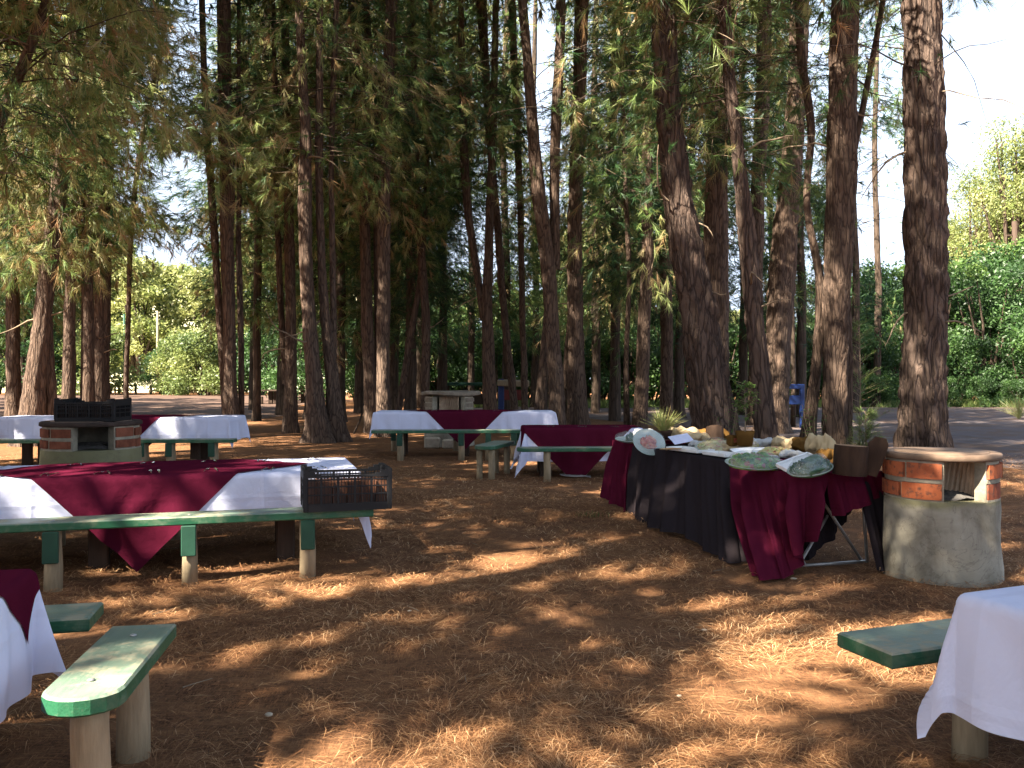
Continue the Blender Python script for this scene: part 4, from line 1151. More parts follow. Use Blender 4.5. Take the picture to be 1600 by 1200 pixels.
# --- table F, cut by the right edge
aF = math.radians(22)
tF = along((1.62, 3.03), aF, 1.3, -.47)
picnic_table('nearest right table, cut off by the right edge of the view', tF, aF, 2.56, .92, .735, legs=(-.3, .36))
tag(drape('tablecloth', M['white_cloth'], 2.6, .96, .742, .44, loc=(tF[0], tF[1], 0), rz=aF, seed=41, cone=.13, step=.02), 'bright white cloth over the corner of the nearest right table', 'tablecloth')
bench('green bench with flaking paint sticking out behind the nearest right table', along((1.355, 3.305), math.radians(20), 1.2, 0), math.radians(20), 2.4, .29, .485, (-.74, .3, 1.0), rows=(-.07,), pr=.065)
mb = MB(); mb.box((0, 0, 0), (.34, .24, .012), bev=.004)
o = mb.build('serving_board', M['white_tray'], None, loc=(2.02, 3.0, .757)); o.rotation_euler.z = .5
tag(o, 'thin white board lying on the nearest right table at the edge of the view', 'board')

# ---------------------------------------------------------------- cutlery
def fork_mesh():
    mb = MB(); z = .004
    mb.tube([(-.10, 0, z), (-.03, 0, z + .004), (.03, 0, z + .002), (.045, 0, z)], [.006, .004, .0035, .005], 5)
    mb.box((.058, 0, z), (.03, .024, .003), bev=.001)
    for k in range(4): mb.box((.092, -.009 + .006 * k, z + .001), (.042, .0032, .0025))
    return mb
def knife_mesh():
    mb = MB(); z = .004
    mb.tube([(-.10, 0, z), (-.05, 0, z + .003), (.005, 0, z + .001)], [.006, .007, .005], 5)
    mb.add([(0, -.009, z), (.09, -.010, z), (.115, .004, z), (.09, .009, z), (0, .009, z), (0, -.009, z + .003), (.09, -.010, z + .003), (.115, .004, z + .003), (.09, .009, z + .003), (0, .009, z + .003)],
           [(4, 3, 2, 1, 0), (5, 6, 7, 8, 9), (0, 1, 6, 5), (1, 2, 7, 6), (2, 3, 8, 7), (3, 4, 9, 8), (4, 0, 5, 9)])
    return mb
fk = fork_mesh().build('fork', M['steel']); kn = knife_mesh().build('knife', M['steel'])
rr = random.Random(9)
used = {'f': False, 'k': False}
def cutlery(tc, a, u, v, z, face, where):
    for kind, o0, du in (('f', fk, -.03), ('k', kn, .035)):
        o = o0 if not used[kind] else o0.copy()
        if used[kind]: COL.objects.link(o)
        used[kind] = True
        x, y = along(tc, a, u + du + rr.uniform(-.01, .01), v)
        o.location = (x, y, z); o.rotation_euler = (0, 0, a + face * PI / 2 + rr.uniform(-.25, .25))
        tag(o, ('steel fork' if kind == 'f' else 'steel knife') + where, 'fork' if kind == 'f' else 'knife', ('forks' if kind == 'f' else 'knives') + ' laid along the tables')
for u in (-1.55, -1.15, -.72, -.35, .05, .42, .85, 1.3, 1.72):
    cutlery(tA0, A17, u, -.42, .757 if abs(u - .19) < .85 else .749, 1, ' laid along the near edge of the left middle table')
for u in (-1.5, -.9, -.3, .3, .8, 1.25, 1.7):
    cutlery(tA0, A17, u, .40, .757 if abs(u - .19) < .85 else .749, -1, ' laid along the far edge of the left middle table')
for u in (-.5, 0, .5): cutlery(tD, aD, u, -.28, .757, 1, ' on the short maroon table')
for u in (-.6, 0, .6): cutlery(tC, aC, u, -.3, .877, 1, ' on the far middle table')

# ---------------------------------------------------------------- crates
def crate(label, c, rz, z, sx, sy, sz, mat='black_plastic', dividers=True, tilt=0):
    t = thing('plastic_crate', label, 'crate', (c[0], c[1], z), rz)
    mb = MB(); mb.box((0, 0, .012), (sx - .02, sy - .02, .02), bev=.004)
    for k in range(9): mb.box((-sx / 2 + (k + .5) * sx / 9, 0, .026), (.014, sy - .04, .008))
    mb.build('base', M[mat], t)
    for sgn, ax in ((-1, 1), (1, 1), (-1, 0), (1, 0)):
        Lw = sx if ax else sy; mb = MB()
        def put(u, z0, du, dz, th=.012, o=0.0):
            if ax: mb.box((u, sgn * (sy / 2 - .006) + sgn * o, z0), (du, th, dz))
            else: mb.box((sgn * (sx / 2 - .006) + sgn * o, u, z0), (th, du, dz))
        put(0, sz * .10, Lw, sz * .20)                        # solid foot band
        for q in (.42, .62, .80): put(0, sz * q, Lw, .010, .016)
        n = 26 if ax else 16
        for k in range(n + 1):
            u = -Lw / 2 + k * Lw / n
            big = k % 5 == 0
            put(u, sz * .5, .018 if big else .0055, sz * .78, .010 if not big else .015)
        # upper rim that rises at the corners
        if ax:
            for k in range(16):
                u = -Lw / 2 + (k + .5) * Lw / 16; e = abs(u) / (Lw / 2)
                hgt = .018 + .045 * max(0, min(1, (e - .60) / .3))
                put(u, sz * .86 + hgt / 2, Lw / 16 + .0005, hgt, .022, .002)
        else:
            put(0, sz * .93, Lw, .075, .022, .002)
        mb.build('side', M[mat], t)
    for a_ in (-1, 1):
        for b_ in (-1, 1):
            mb = MB(); mb.box((a_ * (sx / 2 - .012), b_ * (sy / 2 - .012), sz * .5), (.036, .036, sz), bev=.006); mb.build('corner_post', M[mat], t)
    if not dividers:
        mb = MB(); mb.box((0, 0, sz * .45), (sx - .05, sy - .05, sz * .8)); mb.build('dark_filler', M['soot'], t)  # dark inner box added so the crate reads as solid black
    if dividers:
        mb = MB()
        for k in range(1, 6): mb.box((-sx / 2 + k * sx / 6, 0, sz * .42), (.006, sy - .04, sz * .62))
        for k in range(1, 4): mb.box((0, -sy / 2 + k * sy / 4, sz * .42 - .002), (sx - .04, .006, sz * .60))
        mb.build('divider', M['crate_inner'], t)
    return t
M['crate_inner'] = simple('brown_plastic_divider', (.13, .055, .030), .5, .4, .2, 10, .1)
crate('black lattice crate with brown dividers on the right end of the long green bench', along(PR, A17, -.20, .02), A17, .487, .66, .42, .30)
crate('sooty black crate standing on top of the left brick grill', (-4.56, 9.35), .02, 1.045, .63, .42, .215, dividers=False)

# ---------------------------------------------------------------- round brick grills
def grill(label, c, R, hc, h, open0, open1, facing, brickmat='brick', top='rust', rib=True, nc=(2,), taper=1.03, wobble=.02, cap=None, basem='concrete', seed=1, bn=9):
    """concrete drum with a ring of bricks on it, open between two angles (from the direction facing the viewer)"""
    r = random.Random(seed)
    t = thing('brick_grill', label, 'barbecue', (c[0], c[1], 0), facing)
    n = 64; prof = []
    V, Fc = [], []
    zs = np.linspace(-.05, hc, 16)
    th = np.arange(n) / n * 2 * PI
    TH, Z = np.meshgrid(th, zs)
    RR = R * (taper - (taper - 1) * np.clip(Z / hc, 0, 1)) + wobble * fbm(np.cos(TH) * 1.5 + seed, np.sin(TH) * 1.5, Z * 3, 3, seed) * .5
    Vv = np.stack([np.cos(TH) * RR, np.sin(TH) * RR, Z], -1).reshape(-1, 3)
    Fq = [tuple(f) for f in grid_faces(16, n, True)]
    mb = MB(); mb.add([tuple(v) for v in Vv], Fq)
    k0 = 15 * n
    mb.add([tuple(v) for v in Vv[k0:]] + [(0, 0, hc + .002)], [(i, (i + 1) % n, n) for i in range(n)])
    mb.build('base', M[basem], t, True)
    # bricks
    rows = max(2, int(round((h - hc - .06) / .125)))
    rh = (h - hc - .05) / rows
    a0, a1 = math.radians(open1), math.radians(open0) + 2 * PI
    tb = R * .30
    def seg(mbx, A0, A1, r0, r1, z0, z1, m=4, j=0.0):
        vs, fs = [], []
        for q in range(m + 1):
            a = A0 + (A1 - A0) * q / m - PI / 2
            for rad in (r0, r1):
                for zz in (z0, z1): vs.append((math.cos(a) * rad, math.sin(a) * rad, zz))
        for q in range(m):
            b = q * 4; e = b + 4
            fs += [(b, b + 1, e + 1, e), (b + 2, e + 2, e + 3, b + 3), (b + 1, b + 3, e + 3, e + 1), (b, e, e + 2, b + 2)]
        fs += [(0, 2, 3, 1), (4 * m, 4 * m + 1, 4 * m + 3, 4 * m + 2)]
        mbx.add(vs, fs)
    mo = MB(); seg(mo, a0, a1, R - tb + .01, R - .016, hc, h - .045, 48); 
    for k in range(rows):
        seg(mo, a0 + .01, a1 - .01, R - tb + .016, R - .004 - .004 * k, hc + rh * k - .012 + (0.012 if k == 0 else 0), hc + rh * k + .016, 48)
    mo.build('mortar', M['mortar'], t)
    for k in range(rows):
        nb_ = bn + k % 2
        for q in range(nb_):
            A0 = a0 + (a1 - a0) * q / nb_ + .035; A1 = a0 + (a1 - a0) * (q + 1) / nb_ - .035
            mbk = MB(); jj = r.uniform(-.010, .012)
            seg(mbk, A0, A1, R - tb * .9, R + jj, hc + rh * k + r.uniform(.012, .026), hc + rh * (k + 1) - .014 - r.uniform(0, .012), 5)
            mbk.build('brick', M[brickmat], t)
    # liner
    if rib:
        m = 110; vs, fs = [], []
        ri = R - tb - .012
        for q in range(m + 1):
            ac = math.radians((open0 + open1) / 2) - PI / 2; a = ac + PI - 1.75 + 3.5 * q / m
            for kz in range(9):
                zz = hc + .01 + (h - hc - .05) * kz / 8
                sk = .30 * (kz / 8)
                rad = R * .37 + .015 * math.sin((q / m * 15 + sk * 4) * 2 * PI)
                vs.append((math.cos(ac) * R * .56 + math.cos(a) * rad, math.sin(ac) * R * .56 + math.sin(a) * rad, zz))
        for q in range(m):
            for kz in range(8): fs.append((q * 9 + kz, (q + 1) * 9 + kz, (q + 1) * 9 + kz + 1, q * 9 + kz + 1))
        mb = MB(); mb.add(vs, fs); mb.build('ribbed_liner', M['rib'], t, True)
    mb = MB(); vs = [(0, 0, hc + .06)]; m = 20
    for rad, zz in ((.3, .055), (.7, .035), (1.0, .012)):
        for q in range(m):
            a = q / m * 2 * PI; vs.append((math.cos(a) * rad * (R - tb * .9), math.sin(a) * rad * (R - tb * .9), hc + zz + r.uniform(-.012, .012)))
    fs = [(0, 1 + q, 1 + (q + 1) % m) for q in range(m)]
    for k in range(2):
        for q in range(m): fs.append((1 + k * m + q, 1 + (k + 1) * m + q, 1 + (k + 1) * m + (q + 1) % m, 1 + k * m + (q + 1) % m))
    mb.add(vs, fs); tag(mb.build('ash_bed', M['ash'], t), kind='stuff')
    if cap is None:
        mb = MB(); rc = R * 1.03
        prof = [(R - tb * 1.0, h - .048), (rc - .01, h - .048), (rc, h - .040), (rc * .995, h - .008), (rc * .97, h), (R - tb * .3, h), (R - tb * 1.0, h - .006), (R - tb * 1.0, h - .048)]
        mb.lathe(prof, 56, closed=True)
        mb.build('rim', M[top], t, True)
        mb = MB(); mb.lathe([(R * .80, h - .014), (R * .82, h - .004), (R * .80, h + .004), (0.01, h + .006)], 40)
        mb.build('lid', M['rust'], t, True)
    return t

fa = math.atan2(-3.30, 6.62)
grill('round grill of orange brick on a pale concrete drum, right of the buffet', (3.30, 6.60), .405, .60, .945, 3, 49, -math.atan2(3.3, 6.6), seed=4, bn=7)
grill('dark brick grill with a black crate on top behind the left middle table', (-4.63, 9.45), .50, .74, 1.04, -22, 26, math.atan2(4.63, 9.45), seed=6, rib=False, bn=9, brickmat='brick_dark', top='soot')
g3 = grill('far round concrete grill topped by a crooked slab, behind the far middle table', ((702 - 800) / F * 19.6, 19.6), .56, .72, 1.14, -42, 40, math.atan2(1.4, 19.6), seed=8, rib=True, cap=1, brickmat='stone_dark', bn=6)
mb = MB(); r_ = random.Random(4); m = 22
vs = []
for zz, s in ((1.12, .93), (1.145, 1.0), (1.19, 1.0), (1.215, .93)):
    for q in range(m):
        a = q / m * 2 * PI; rr_ = (.60 + .06 * math.sin(a * 3 + 1) + .05 * math.sin(a * 7)) * s
        vs.append((math.cos(a) * rr_ * 1.08, math.sin(a) * rr_ * .9, zz + .02 * math.sin(a * 2)))
fs = [tuple(range(m - 1, -1, -1)), tuple(range(3 * m, 4 * m))] + [(k * m + q, k * m + (q + 1) % m, (k + 1) * m + (q + 1) % m, (k + 1) * m + q) for k in range(3) for q in range(m)]
mb.add(vs, fs); mb.build('top_slab', M['stone_dark'], g3)
mb = MB(); mb.box((-.30, -.95, .11), (.34, .22, .24), bev=.03); mb.box((.10, -.98, .09), (.36, .2, .2), (0, 0, .1), bev=.03)  # pale blocks added in place of sunlight on the grill base
tag(mb.build('lit_base_block', M['stone'], None, loc=((702 - 800) / F * 19.6, 19.6, 0)), 'pale blocks standing for the sunlit base of the far round grill', 'grill base')

# ================================================================ THE BUFFET
BU = np.array([.263, -.965]); BN = np.array([.965, .263]); BP = np.array([1.24, 10.40])
def bt(s, n=0.0, z=.75):
    q = BP + BU * s + BN * n
    return (q[0], q[1], z)
def sd(d): return (10.40 - d) / .965
BA = math.atan2(BU[1], BU[0])
for s0, s1, lab in ((0.0, 1.90, 'folding table under the black cloth at the far half of the buffet'), (1.92, 3.82, 'folding table with a grey tube trestle at the near end of the buffet')):
    c = bt((s0 + s1) / 2, .375)
    t = thing('folding_table', lab, 'table', (c[0], c[1], 0), BA)
    L = s1 - s0
    mb = MB(); mb.box((0, 0, .722), (L, .75, .034), bev=.008); mb.build('tabletop', M['board'], t)
    for e in (-1, 1):
        mb = MB(); x = e * (L / 2 - .07)
        mb.tube([(x, -.30, .02), (x, .30, .02)], .013, 8)
        mb.tube([(x - .02, .27, .02), (x + .05, -.27, .70)], .013, 8)
        mb.tube([(x + .02, .29, .02), (x - .05, .29, .70)], .013, 8)
        mb.tube([(x, -.27, .02), (x - .04, -.27, .06), (x - .10, .22, .70)], .013, 8)
        mb.build('trestle', M['tube_steel'], t, True)

def top_sheet(name, mat, s0, s1, n0, n1, z, seed, label, wr=.010):
    a = np.linspace(s0, s1, int((s1 - s0) / .03) + 2); b = np.linspace(n0, n1, int((n1 - n0) / .03) + 2)
    A, B = np.meshgrid(a, b, indexing='ij')
    X = BP[0] + BU[0] * A + BN[0] * B; Y = BP[1] + BU[1] * A + BN[1] * B
    Z = z + wr * np.abs(fbm(A * 4, B * 4, 0 * A, 3, seed))
    Z = Z - np.clip(B - .75, 0, 1) * 2.2 - np.clip(-B, 0, .02) * .6
    me = arr_mesh(name, np.stack([X, Y, Z], -1).reshape(-1, 3), grid_faces(len(a), len(b)), mat, 4, True, None, np.stack([A, B], -1).reshape(-1, 2))
    return me
def P3(px, py, d): p = atd(px, py, d); return (p.x, p.y, p.z)
def P0(px, py, z=.015): p = at(px, py, z); return (p.x, p.y, p.z)

# black cloth: one thing, top and hanging front
bc = thing('tablecloth', 'black cloth over the far half of the buffet, trailing on the ground', 'tablecloth', (0, 0, 0))
link('top_panel', top_sheet('top_panel', M['black_cloth'], .62, 3.86, -.012, .86, .746, 3, ''), bc)
curtain('front_panel', M['black_cloth'], [bt(.60, -.018, .752), bt(1.5, -.02, .752), bt(sd(7.62), -.02, .752)],
        [P0(984, 800), P0(1000, 814), P0(1022, 826, .03), P0(1046, 832, .06), P0(1072, 836, .07), P0(1092, 852, .02), P0(1122, 872), P0(1152, 882), P0(1176, 874)], 7, .045, 130, 50, 4, parent=bc)
curtain('end_panel', M['black_cloth'], [bt(3.83, .50, .75), bt(3.84, .75, .75), bt(3.80, .84, .74)], [P3(1372, 896, 6.64), P3(1388, 900, 6.62), P3(1398, 888, 6.85)], 2, .02, 30, 30, 6, parent=bc)
curtain('inner_panel', M['black_cloth'], [bt(3.45, .05, .70), bt(3.70, .15, .70), bt(3.74, .62, .70)], [P3(1236, 872, 6.95), P3(1262, 878, 6.9), P3(1296, 846, 7.0), P3(1330, 800, 7.1)], 4, .03, 50, 30, 7, parent=bc)
ml = curtain('tablecloth', M['maroon'], [bt(-.03, -.01, .756), bt(.3, -.02, .758), bt(.66, -.03, .758)],
             [P3(939, 770, 10.25), P3(952, 786, 10.0), P3(968, 789, 9.85), P3(976, 810, 9.55), P3(984, 790, 9.6), P3(990, 770, 9.6)], 3, .045, 60, 40, 12)
tag(ml, 'maroon cloth hanging in soft folds at the far left end of the buffet', 'tablecloth')
link('top_panel', top_sheet('top_panel', M['maroon'], -.04, .75, -.012, .80, .751, 5, ''), ml)
mr = curtain('tablecloth', M['maroon'], [bt(sd(7.70), -.03, .757), bt(3.2, -.035, .757), bt(3.83, -.035, .757), bt(3.87, .12, .757), bt(3.87, .28, .757)],
             [P0(1184, 898), P0(1200, 905), P0(1222, 905), P3(1243, 896, 6.52), P3(1256, 862, 6.55), P3(1272, 826, 6.6)], 6, .05, 140, 60, 15, bulge=.03)
tag(mr, 'maroon cloth swept to a point on the ground at the near corner of the buffet', 'tablecloth')
link('top_panel', top_sheet('top_panel', M['maroon'], 2.85, 3.88, -.02, .80, .754, 7, '', .018), mr)
curtain('end_flap', M['maroon'], [bt(3.88, .22, .758), bt(3.88, .55, .760), bt(3.87, .82, .756)], [P3(1306, 808, 6.62), P3(1338, 796, 6.66), P3(1372, 782, 6.78), P3(1402, 760, 6.95)], 3, .03, 60, 30, 19, parent=mr)

# ---------------------------------------------------------------- things on the buffet
def oblate(n=28, m=12, seed=0, amp=.12, flat=.5):
    r = np.random.default_rng(seed); vs = []; fs = []
    for i in range(m + 1):
        ph = i / m * PI / 2
        for k in range(n):
            a = k / n * 2 * PI
            q = 1 + amp * float(vnoise(math.cos(a) * 2.5 * math.cos(ph), math.sin(a) * 2.5 * math.cos(ph), ph * 2, seed)) * math.sin(ph + .3)
            vs.append((math.cos(a) * math.cos(ph) * q, math.sin(a) * math.cos(ph) * q, math.sin(ph) * q * flat))
    for i in range(m):
        for k in range(n): fs.append((i * n + k, i * n + (k + 1) % n, (i + 1) * n + (k + 1) % n, (i + 1) * n + k))
    return vs, fs
def platter(name, label, cat, loc, rx, ry, h, rot, food, plate='glass_plate', film=True, seed=1, foodscale=.78, bits=40):
    rx, ry = rx * 1.12, ry * 1.12
    t = thing(name, label, cat, loc); t.rotation_euler = rot
    mb = MB(); mb.lathe([(.5, .0), (.62, .0), (.95, .022), (1.0, .030), (.99, .034), (.93, .030), (.60, .010), (.01, .008)], 36, sc=(rx, ry, 1))
    mb.build('plate', M[plate], t, True)
    vs, fs = oblate(seed=seed, amp=.35)
    mb = MB(); mb.add([(x * rx * foodscale, y * ry * foodscale, .012 + z * h * 3.2) for x, y, z in vs], fs)
    r = random.Random(seed)
    for _ in range(bits):
        a = r.uniform(0, 6.28); q = r.random() ** .5 * foodscale * .95
        x, y = math.cos(a) * q * rx, math.sin(a) * q * ry; z = .012 + h * 1.6 * math.sqrt(max(0, 1 - (q / foodscale) ** 2)) * 1.0
        mb.box((x, y, z), (r.uniform(.012, .03), r.uniform(.01, .03), r.uniform(.006, .02)), (r.uniform(-1, 1), r.uniform(-1, 1), r.uniform(0, 3)), bev=.003)
    mb.build('food', M[food], t, False)
    if film:
        vs, fs = oblate(seed=seed + 50, amp=.16, n=36, m=14)
        mb = MB(); mb.add([(x * rx * .99, y * ry * .99, .030 + z * h * 3.8) for x, y, z in vs], fs)
        mb.build('cling_film', M['film'], t, True)
    return t
def on(px, py, z=.765): p = at(px, py, z); return (p.x, p.y, p.z)
platter('wrapped_platter', 'greenish glass platter with red fruit in the middle, propped at the left of the buffet', 'platter', P3(1013, 693, 9.3), .165, .15, .04, (.95, 0, .25), 'food_red', film=True, seed=3, foodscale=.5, bits=16)
platter('glass_bowl', 'clear wrapped dish lying behind the red fruit platter', 'dish', on(984, 690, .775), .16, .12, .05, (.15, 0, .3), 'food_dark', seed=5, foodscale=.3, bits=4)
platter('wrapped_platter', 'oval platter of yellow and pink salad beside the dark log', 'platter', on(1120, 703, .775), .20, .13, .05, (.28, 0, -.1), 'food_yellow', seed=7, foodscale=.9, bits=70)
platter('wrapped_platter', 'bright green wrapped salad platter at the front edge of the buffet', 'platter', on(1177, 729, .775), .215, .15, .055, (.22, .03, .1), 'food_green', seed=9, foodscale=.93, bits=110)
platter('wrapped_platter', 'dark green wrapped salad bowl nearest the stump', 'platter', on(1266, 738, .78), .17, .12, .055, (.2, -.2, .3), 'food_dark', seed=11, foodscale=.93, bits=80)
platter('serving_dish', 'pale yellow oval dish in the middle of the near half of the buffet', 'dish', on(1210, 711, .79), .20, .12, .035, (.2, .0, .2), 'food_yellow', plate='white_tray', film=False, seed=13)
def tray(label, loc, sx, sy, rot, mat='white_tray'):
    t = thing('serving_tray', label, 'tray', loc); t.rotation_euler = rot
    mb = MB(); mb.box((0, 0, .005), (sx, sy, .01), bev=.003); mb.build('base', M[mat], t)
    for a, b, w, d_ in ((0, sy / 2, sx, .012), (0, -sy / 2, sx, .012), (sx / 2, 0, .012, sy - .015), (-sx / 2, 0, .012, sy - .015)):
        mb = MB(); mb.box((a, b, .018), (w, d_, .030), bev=.003); mb.build('rim', M[mat], t)
    return t
tray('long thin white tray along the front edge of the black cloth', on(1078, 705, .762), .50, .22, (0, 0, -1.1))
tray('white tray under the salad platters at the front of the buffet', on(1128, 712, .764), .34, .20, (0, 0, -1.15))
tray('white board propped slanting between the two green salads', on(1250, 727, .80), .38, .17, (.35, -.20, .55))
# curved white serving shell
mb = MB(); vs, fs = [], []
for i in range(17):
    a = -.2 + 2.6 * i / 16
    for k in range(7):
        q = k / 6; rr_ = .22 - .09 * q
        vs.append((math.cos(a) * rr_ * 1.3, math.sin(a) * rr_ * .8, .05 * (1 - q) ** 2 + .01))
for i in range(16):
    for k in range(6): fs.append((i * 7 + k, i * 7 + k + 1, (i + 1) * 7 + k + 1, (i + 1) * 7 + k))
mb.add(vs, fs); o = mb.build('curved_dish', M['white_tray'], None, True, on(1180, 712, .775)); o.rotation_euler.z = .5
sm = o.modifiers.new('thickness', 'SOLIDIFY'); sm.thickness = .008
tag(o, 'curved white china dish behind the bright green salad', 'dish')

def rumple(name, label, mat, loc, sx, sy, sz, rz, seed, cat='cloth', roll=True):
    """a folded, rumpled cloth: closed body with creases"""
    sx, sy, sz = sx * 1.22, sy * 1.2, sz * 1.25
    n, m = 40, 18; vs, fs = [], []
    for i in range(n):
        u = i / (n - 1) * 2 - 1
        for k in range(m):
            a = k / m * 2 * PI
            prof = (1 - abs(u) ** 5) ** .5 if abs(u) < 1 else 0.0
            w = .5 * float(vnoise(u * 3.0 + seed, math.cos(a) * 1.3, math.sin(a) * 1.3, seed)) + .28 * float(vnoise(u * 8, math.cos(a) * 3, math.sin(a) * 3, seed + 1))
            rr_ = prof * (1 + w * .9 + .18 * math.sin(a * 3 + u * 4))
            vs.append((u * sx / 2, math.cos(a) * rr_ * sy / 2, max(0.0, (.5 + .5 * math.sin(a) * rr_)) * sz))
    for i in range(n - 1):
        for k in range(m): fs.append((i * m + k, i * m + (k + 1) % m, (i + 1) * m + (k + 1) % m, (i + 1) * m + k))
    mb = MB(); mb.add(vs, fs); o = mb.build(name, M[mat], None, True, loc); o.rotation_euler.z = rz
    return tag(o, label, cat)
rumple('folded_cloth', 'cream folded cloth standing highest at the left of the buffet', 'tan_cloth', on(1062, 690, .765), .38, .22, .13, -.35, 3)
rumple('folded_cloth', 'olive tan cloth lying between the cream cloth and the dark log', 'tan_cloth', on(1086, 692, .765), .30, .16, .10, .5, 4)
rumple('folded_cloth', 'golden brown satin cloth heaped against the dark log', 'gold_cloth', on(1112, 688, .765), .36, .18, .10, .1, 5)
rumple('folded_cloth', 'knotted cream cloth at the right end of the dishes', 'tan_cloth', on(1282, 712, .765), .24, .13, .15, -.8, 6)
rumple('folded_cloth', 'brown gold cloth behind the slanting white board', 'gold_cloth', on(1258, 706, .765), .26, .15, .11, .6, 7)
o = drape('napkin', M['white_cloth'], .24, .16, .0, .0, loc=on(1064, 687, .84), rz=.3, seed=7, wr=.02); o.rotation_euler = (.5, -.15, .3)
tag(o, 'white napkin tucked under the cream folded cloth', 'napkin')
for i in range(4):
    mb = MB(); mb.tube([(-.11, 0, .006), (-.02, .004, .014), (.05, 0, .010)], [.006, .007, .012], 7); mb.lathe([(.004, -.006), (.022, -.002), (.026, .006), (.012, .010)], 12, (.075, 0, .012), sc=(1.5, 1, 1))
    o = mb.build('wooden_spoon', M['pale_wood'], None, True, on(1048, 703, .768 + .006 * i)); o.rotation_euler = (.1, .10, 2.1 + .22 * i)
    tag(o, 'pale wooden spoon fanned out beside the red fruit platter', 'spoon', 'wooden spoons fanned on the buffet')

r = random.Random(31)
for i, (px, py, sx, sy, sz, mt, lab) in enumerate([
        (1036, 688, .22, .14, .07, 'tan_cloth', 'crumpled tan paper tucked behind the red fruit platter'),
        (1098, 700, .26, .16, .06, 'white_paper', 'crumpled white wrapping between the tan cloth and the yellow salad'),
        (1150, 706, .24, .15, .07, 'tan_cloth', 'crumpled tan paper right of the yellow and pink salad'),
        (1190, 701, .28, .15, .08, 'white_paper', 'white wrapping heaped behind the curved white dish'),
        (1226, 704, .22, .16, .10, 'tan_cloth', 'crumpled tan paper behind the pale yellow dish'),
        (1240, 718, .22, .12, .06, 'white_paper', 'white wrapping beside the slanting white board'),
        (1296, 726, .20, .14, .10, 'gold_cloth', 'brown satin cloth bunched in front of the upright stump'),
        (1005, 684, .26, .14, .08, 'white_paper', 'clear white wrapping heaped behind the red fruit platter')]):
    rumple('crumpled_wrapping', lab, mt, on(px, py, .765), sx, sy, sz, r.uniform(-1, 1), 20 + i, 'wrapping')
platter('wrapped_platter', 'small wrapped platter of red and yellow fruit in the centre of the buffet', 'platter', on(1165, 697, .80), .15, .11, .045, (.3, .1, .5), 'food_yellow', seed=17, foodscale=.9, bits=60)

def log(name, label, loc, r0_, h, rot, seed, mat='stump'):
    t = thing(name, label, 'log', loc); t.rotation_euler = rot
    n, m = 28, 10; vs, fs = [], []
    for i in range(m + 1):
        z = h * i / m
        for k in range(n):
            a = k / n * 2 * PI
            rr_ = r0_ * (1 + .10 * float(vnoise(math.cos(a) * 1.4 + seed, math.sin(a) * 1.4, z * 2, seed)) + .03 * float(vnoise(math.cos(a) * 8, math.sin(a) * 8, z * 3, seed)))
            vs.append((math.cos(a) * rr_, math.sin(a) * rr_, z))
    for i in range(m):
        for k in range(n): fs.append((i * n + k, i * n + (k + 1) % n, (i + 1) * n + (k + 1) % n, (i + 1) * n + k))
    mb = MB(); mb.add(vs, fs); mb.build('bark', M[mat], t, True)
    mb = MB()
    mb.add([(x * .985, y * .985, h + .001) for x, y, z in vs[-n:]] + [(0, 0, h + .002)], [(k, (k + 1) % n, n) for k in range(n)])
    mb.add([(x * .985, y * .985, -.001) for x, y, z in vs[:n]] + [(0, 0, -.002)], [((k + 1) % n, k, n) for k in range(n)])
    mb.build('cut_face', M['cut'], t)
    return t
def cut_mat():
    t = NT('sawn_wood_rings'); v = t.coord('Object')
    w = t.n('TexWave'); w.wave_type = 'RINGS'; w.rings_direction = 'Z'; w.inputs['Scale'].default_value = 14; w.inputs['Distortion'].default_value = 1.5
    t.l(v, w.inputs['Vector'])
    c = t.mix(w.outputs['Fac'], (.22, .12, .06), (.34, .20, .10))
    return t.pbsdf(c, .85, .2, t.bump(w.outputs['Fac'], .3, .003))
M['cut'] = cut_mat()
log('wood_stump', 'dark wooden stump standing upright at the right end of the buffet', on(1328, 742, .762), .125, .225, (0, .06, 0), 3)
log('wood_stump', 'short dark log tilted on the buffet under the leaning pine', on(1117, 690, .766), .105, .17, (-.35, .25, .4), 5)
t = thing('wood_slab', 'rough wooden slab leaning right beside the upright stump', 'wood slab', on(1357, 742, .762)); t.rotation_euler = (0, .27, -.2)
mb = MB(); poly = [(-.06, 0), (-.075, .12), (-.065, .24), (-.03, .30), (.045, .305), (.075, .26), (.07, .12), (.055, 0)]
n = len(poly); mb.add([(x, -.022, z) for x, z in poly] + [(x * .94, .022, z) for x, z in poly], [tuple(range(n)), tuple(range(2 * n - 1, n - 1, -1))] + [(i, n + i, n + (i + 1) % n, (i + 1) % n) for i in range(n)])
mb.build('board', M['stump'], t)
def pot(t, r0_, h, mat):
    mb = MB(); mb.lathe([(r0_ * .7, 0), (r0_ * .85, .01), (r0_ * 1.0, h * .7), (r0_ * 1.12, h), (r0_ * .98, h), (r0_ * .9, h * .85), (.005, h * .84)], 20)
    mb.build('pot', M[mat], t, True)
def leaf_fan(mb, p, dirv, ln, w, bend=.3, mi=0):
    """one pointed leaf with a fold"""
    d_ = Vector(dirv).normalized(); side = d_.cross(Vector((0, 0, 1)));
    if side.length < .1: side = Vector((1, 0, 0))
    side.normalize(); up = side.cross(d_); p = Vector(p)
    a = p + d_ * ln * .45 + side * w + up * w * .35; b = p + d_ * ln * .45 - side * w + up * w * .35
    m_ = p + d_ * ln * .5 - up * 0; e = p + d_ * ln + Vector((0, 0, -bend * ln))
    mb.add([p, a, m_, b, e], [(0, 1, 2), (0, 2, 3), (1, 4, 2), (2, 4, 3)], mi)
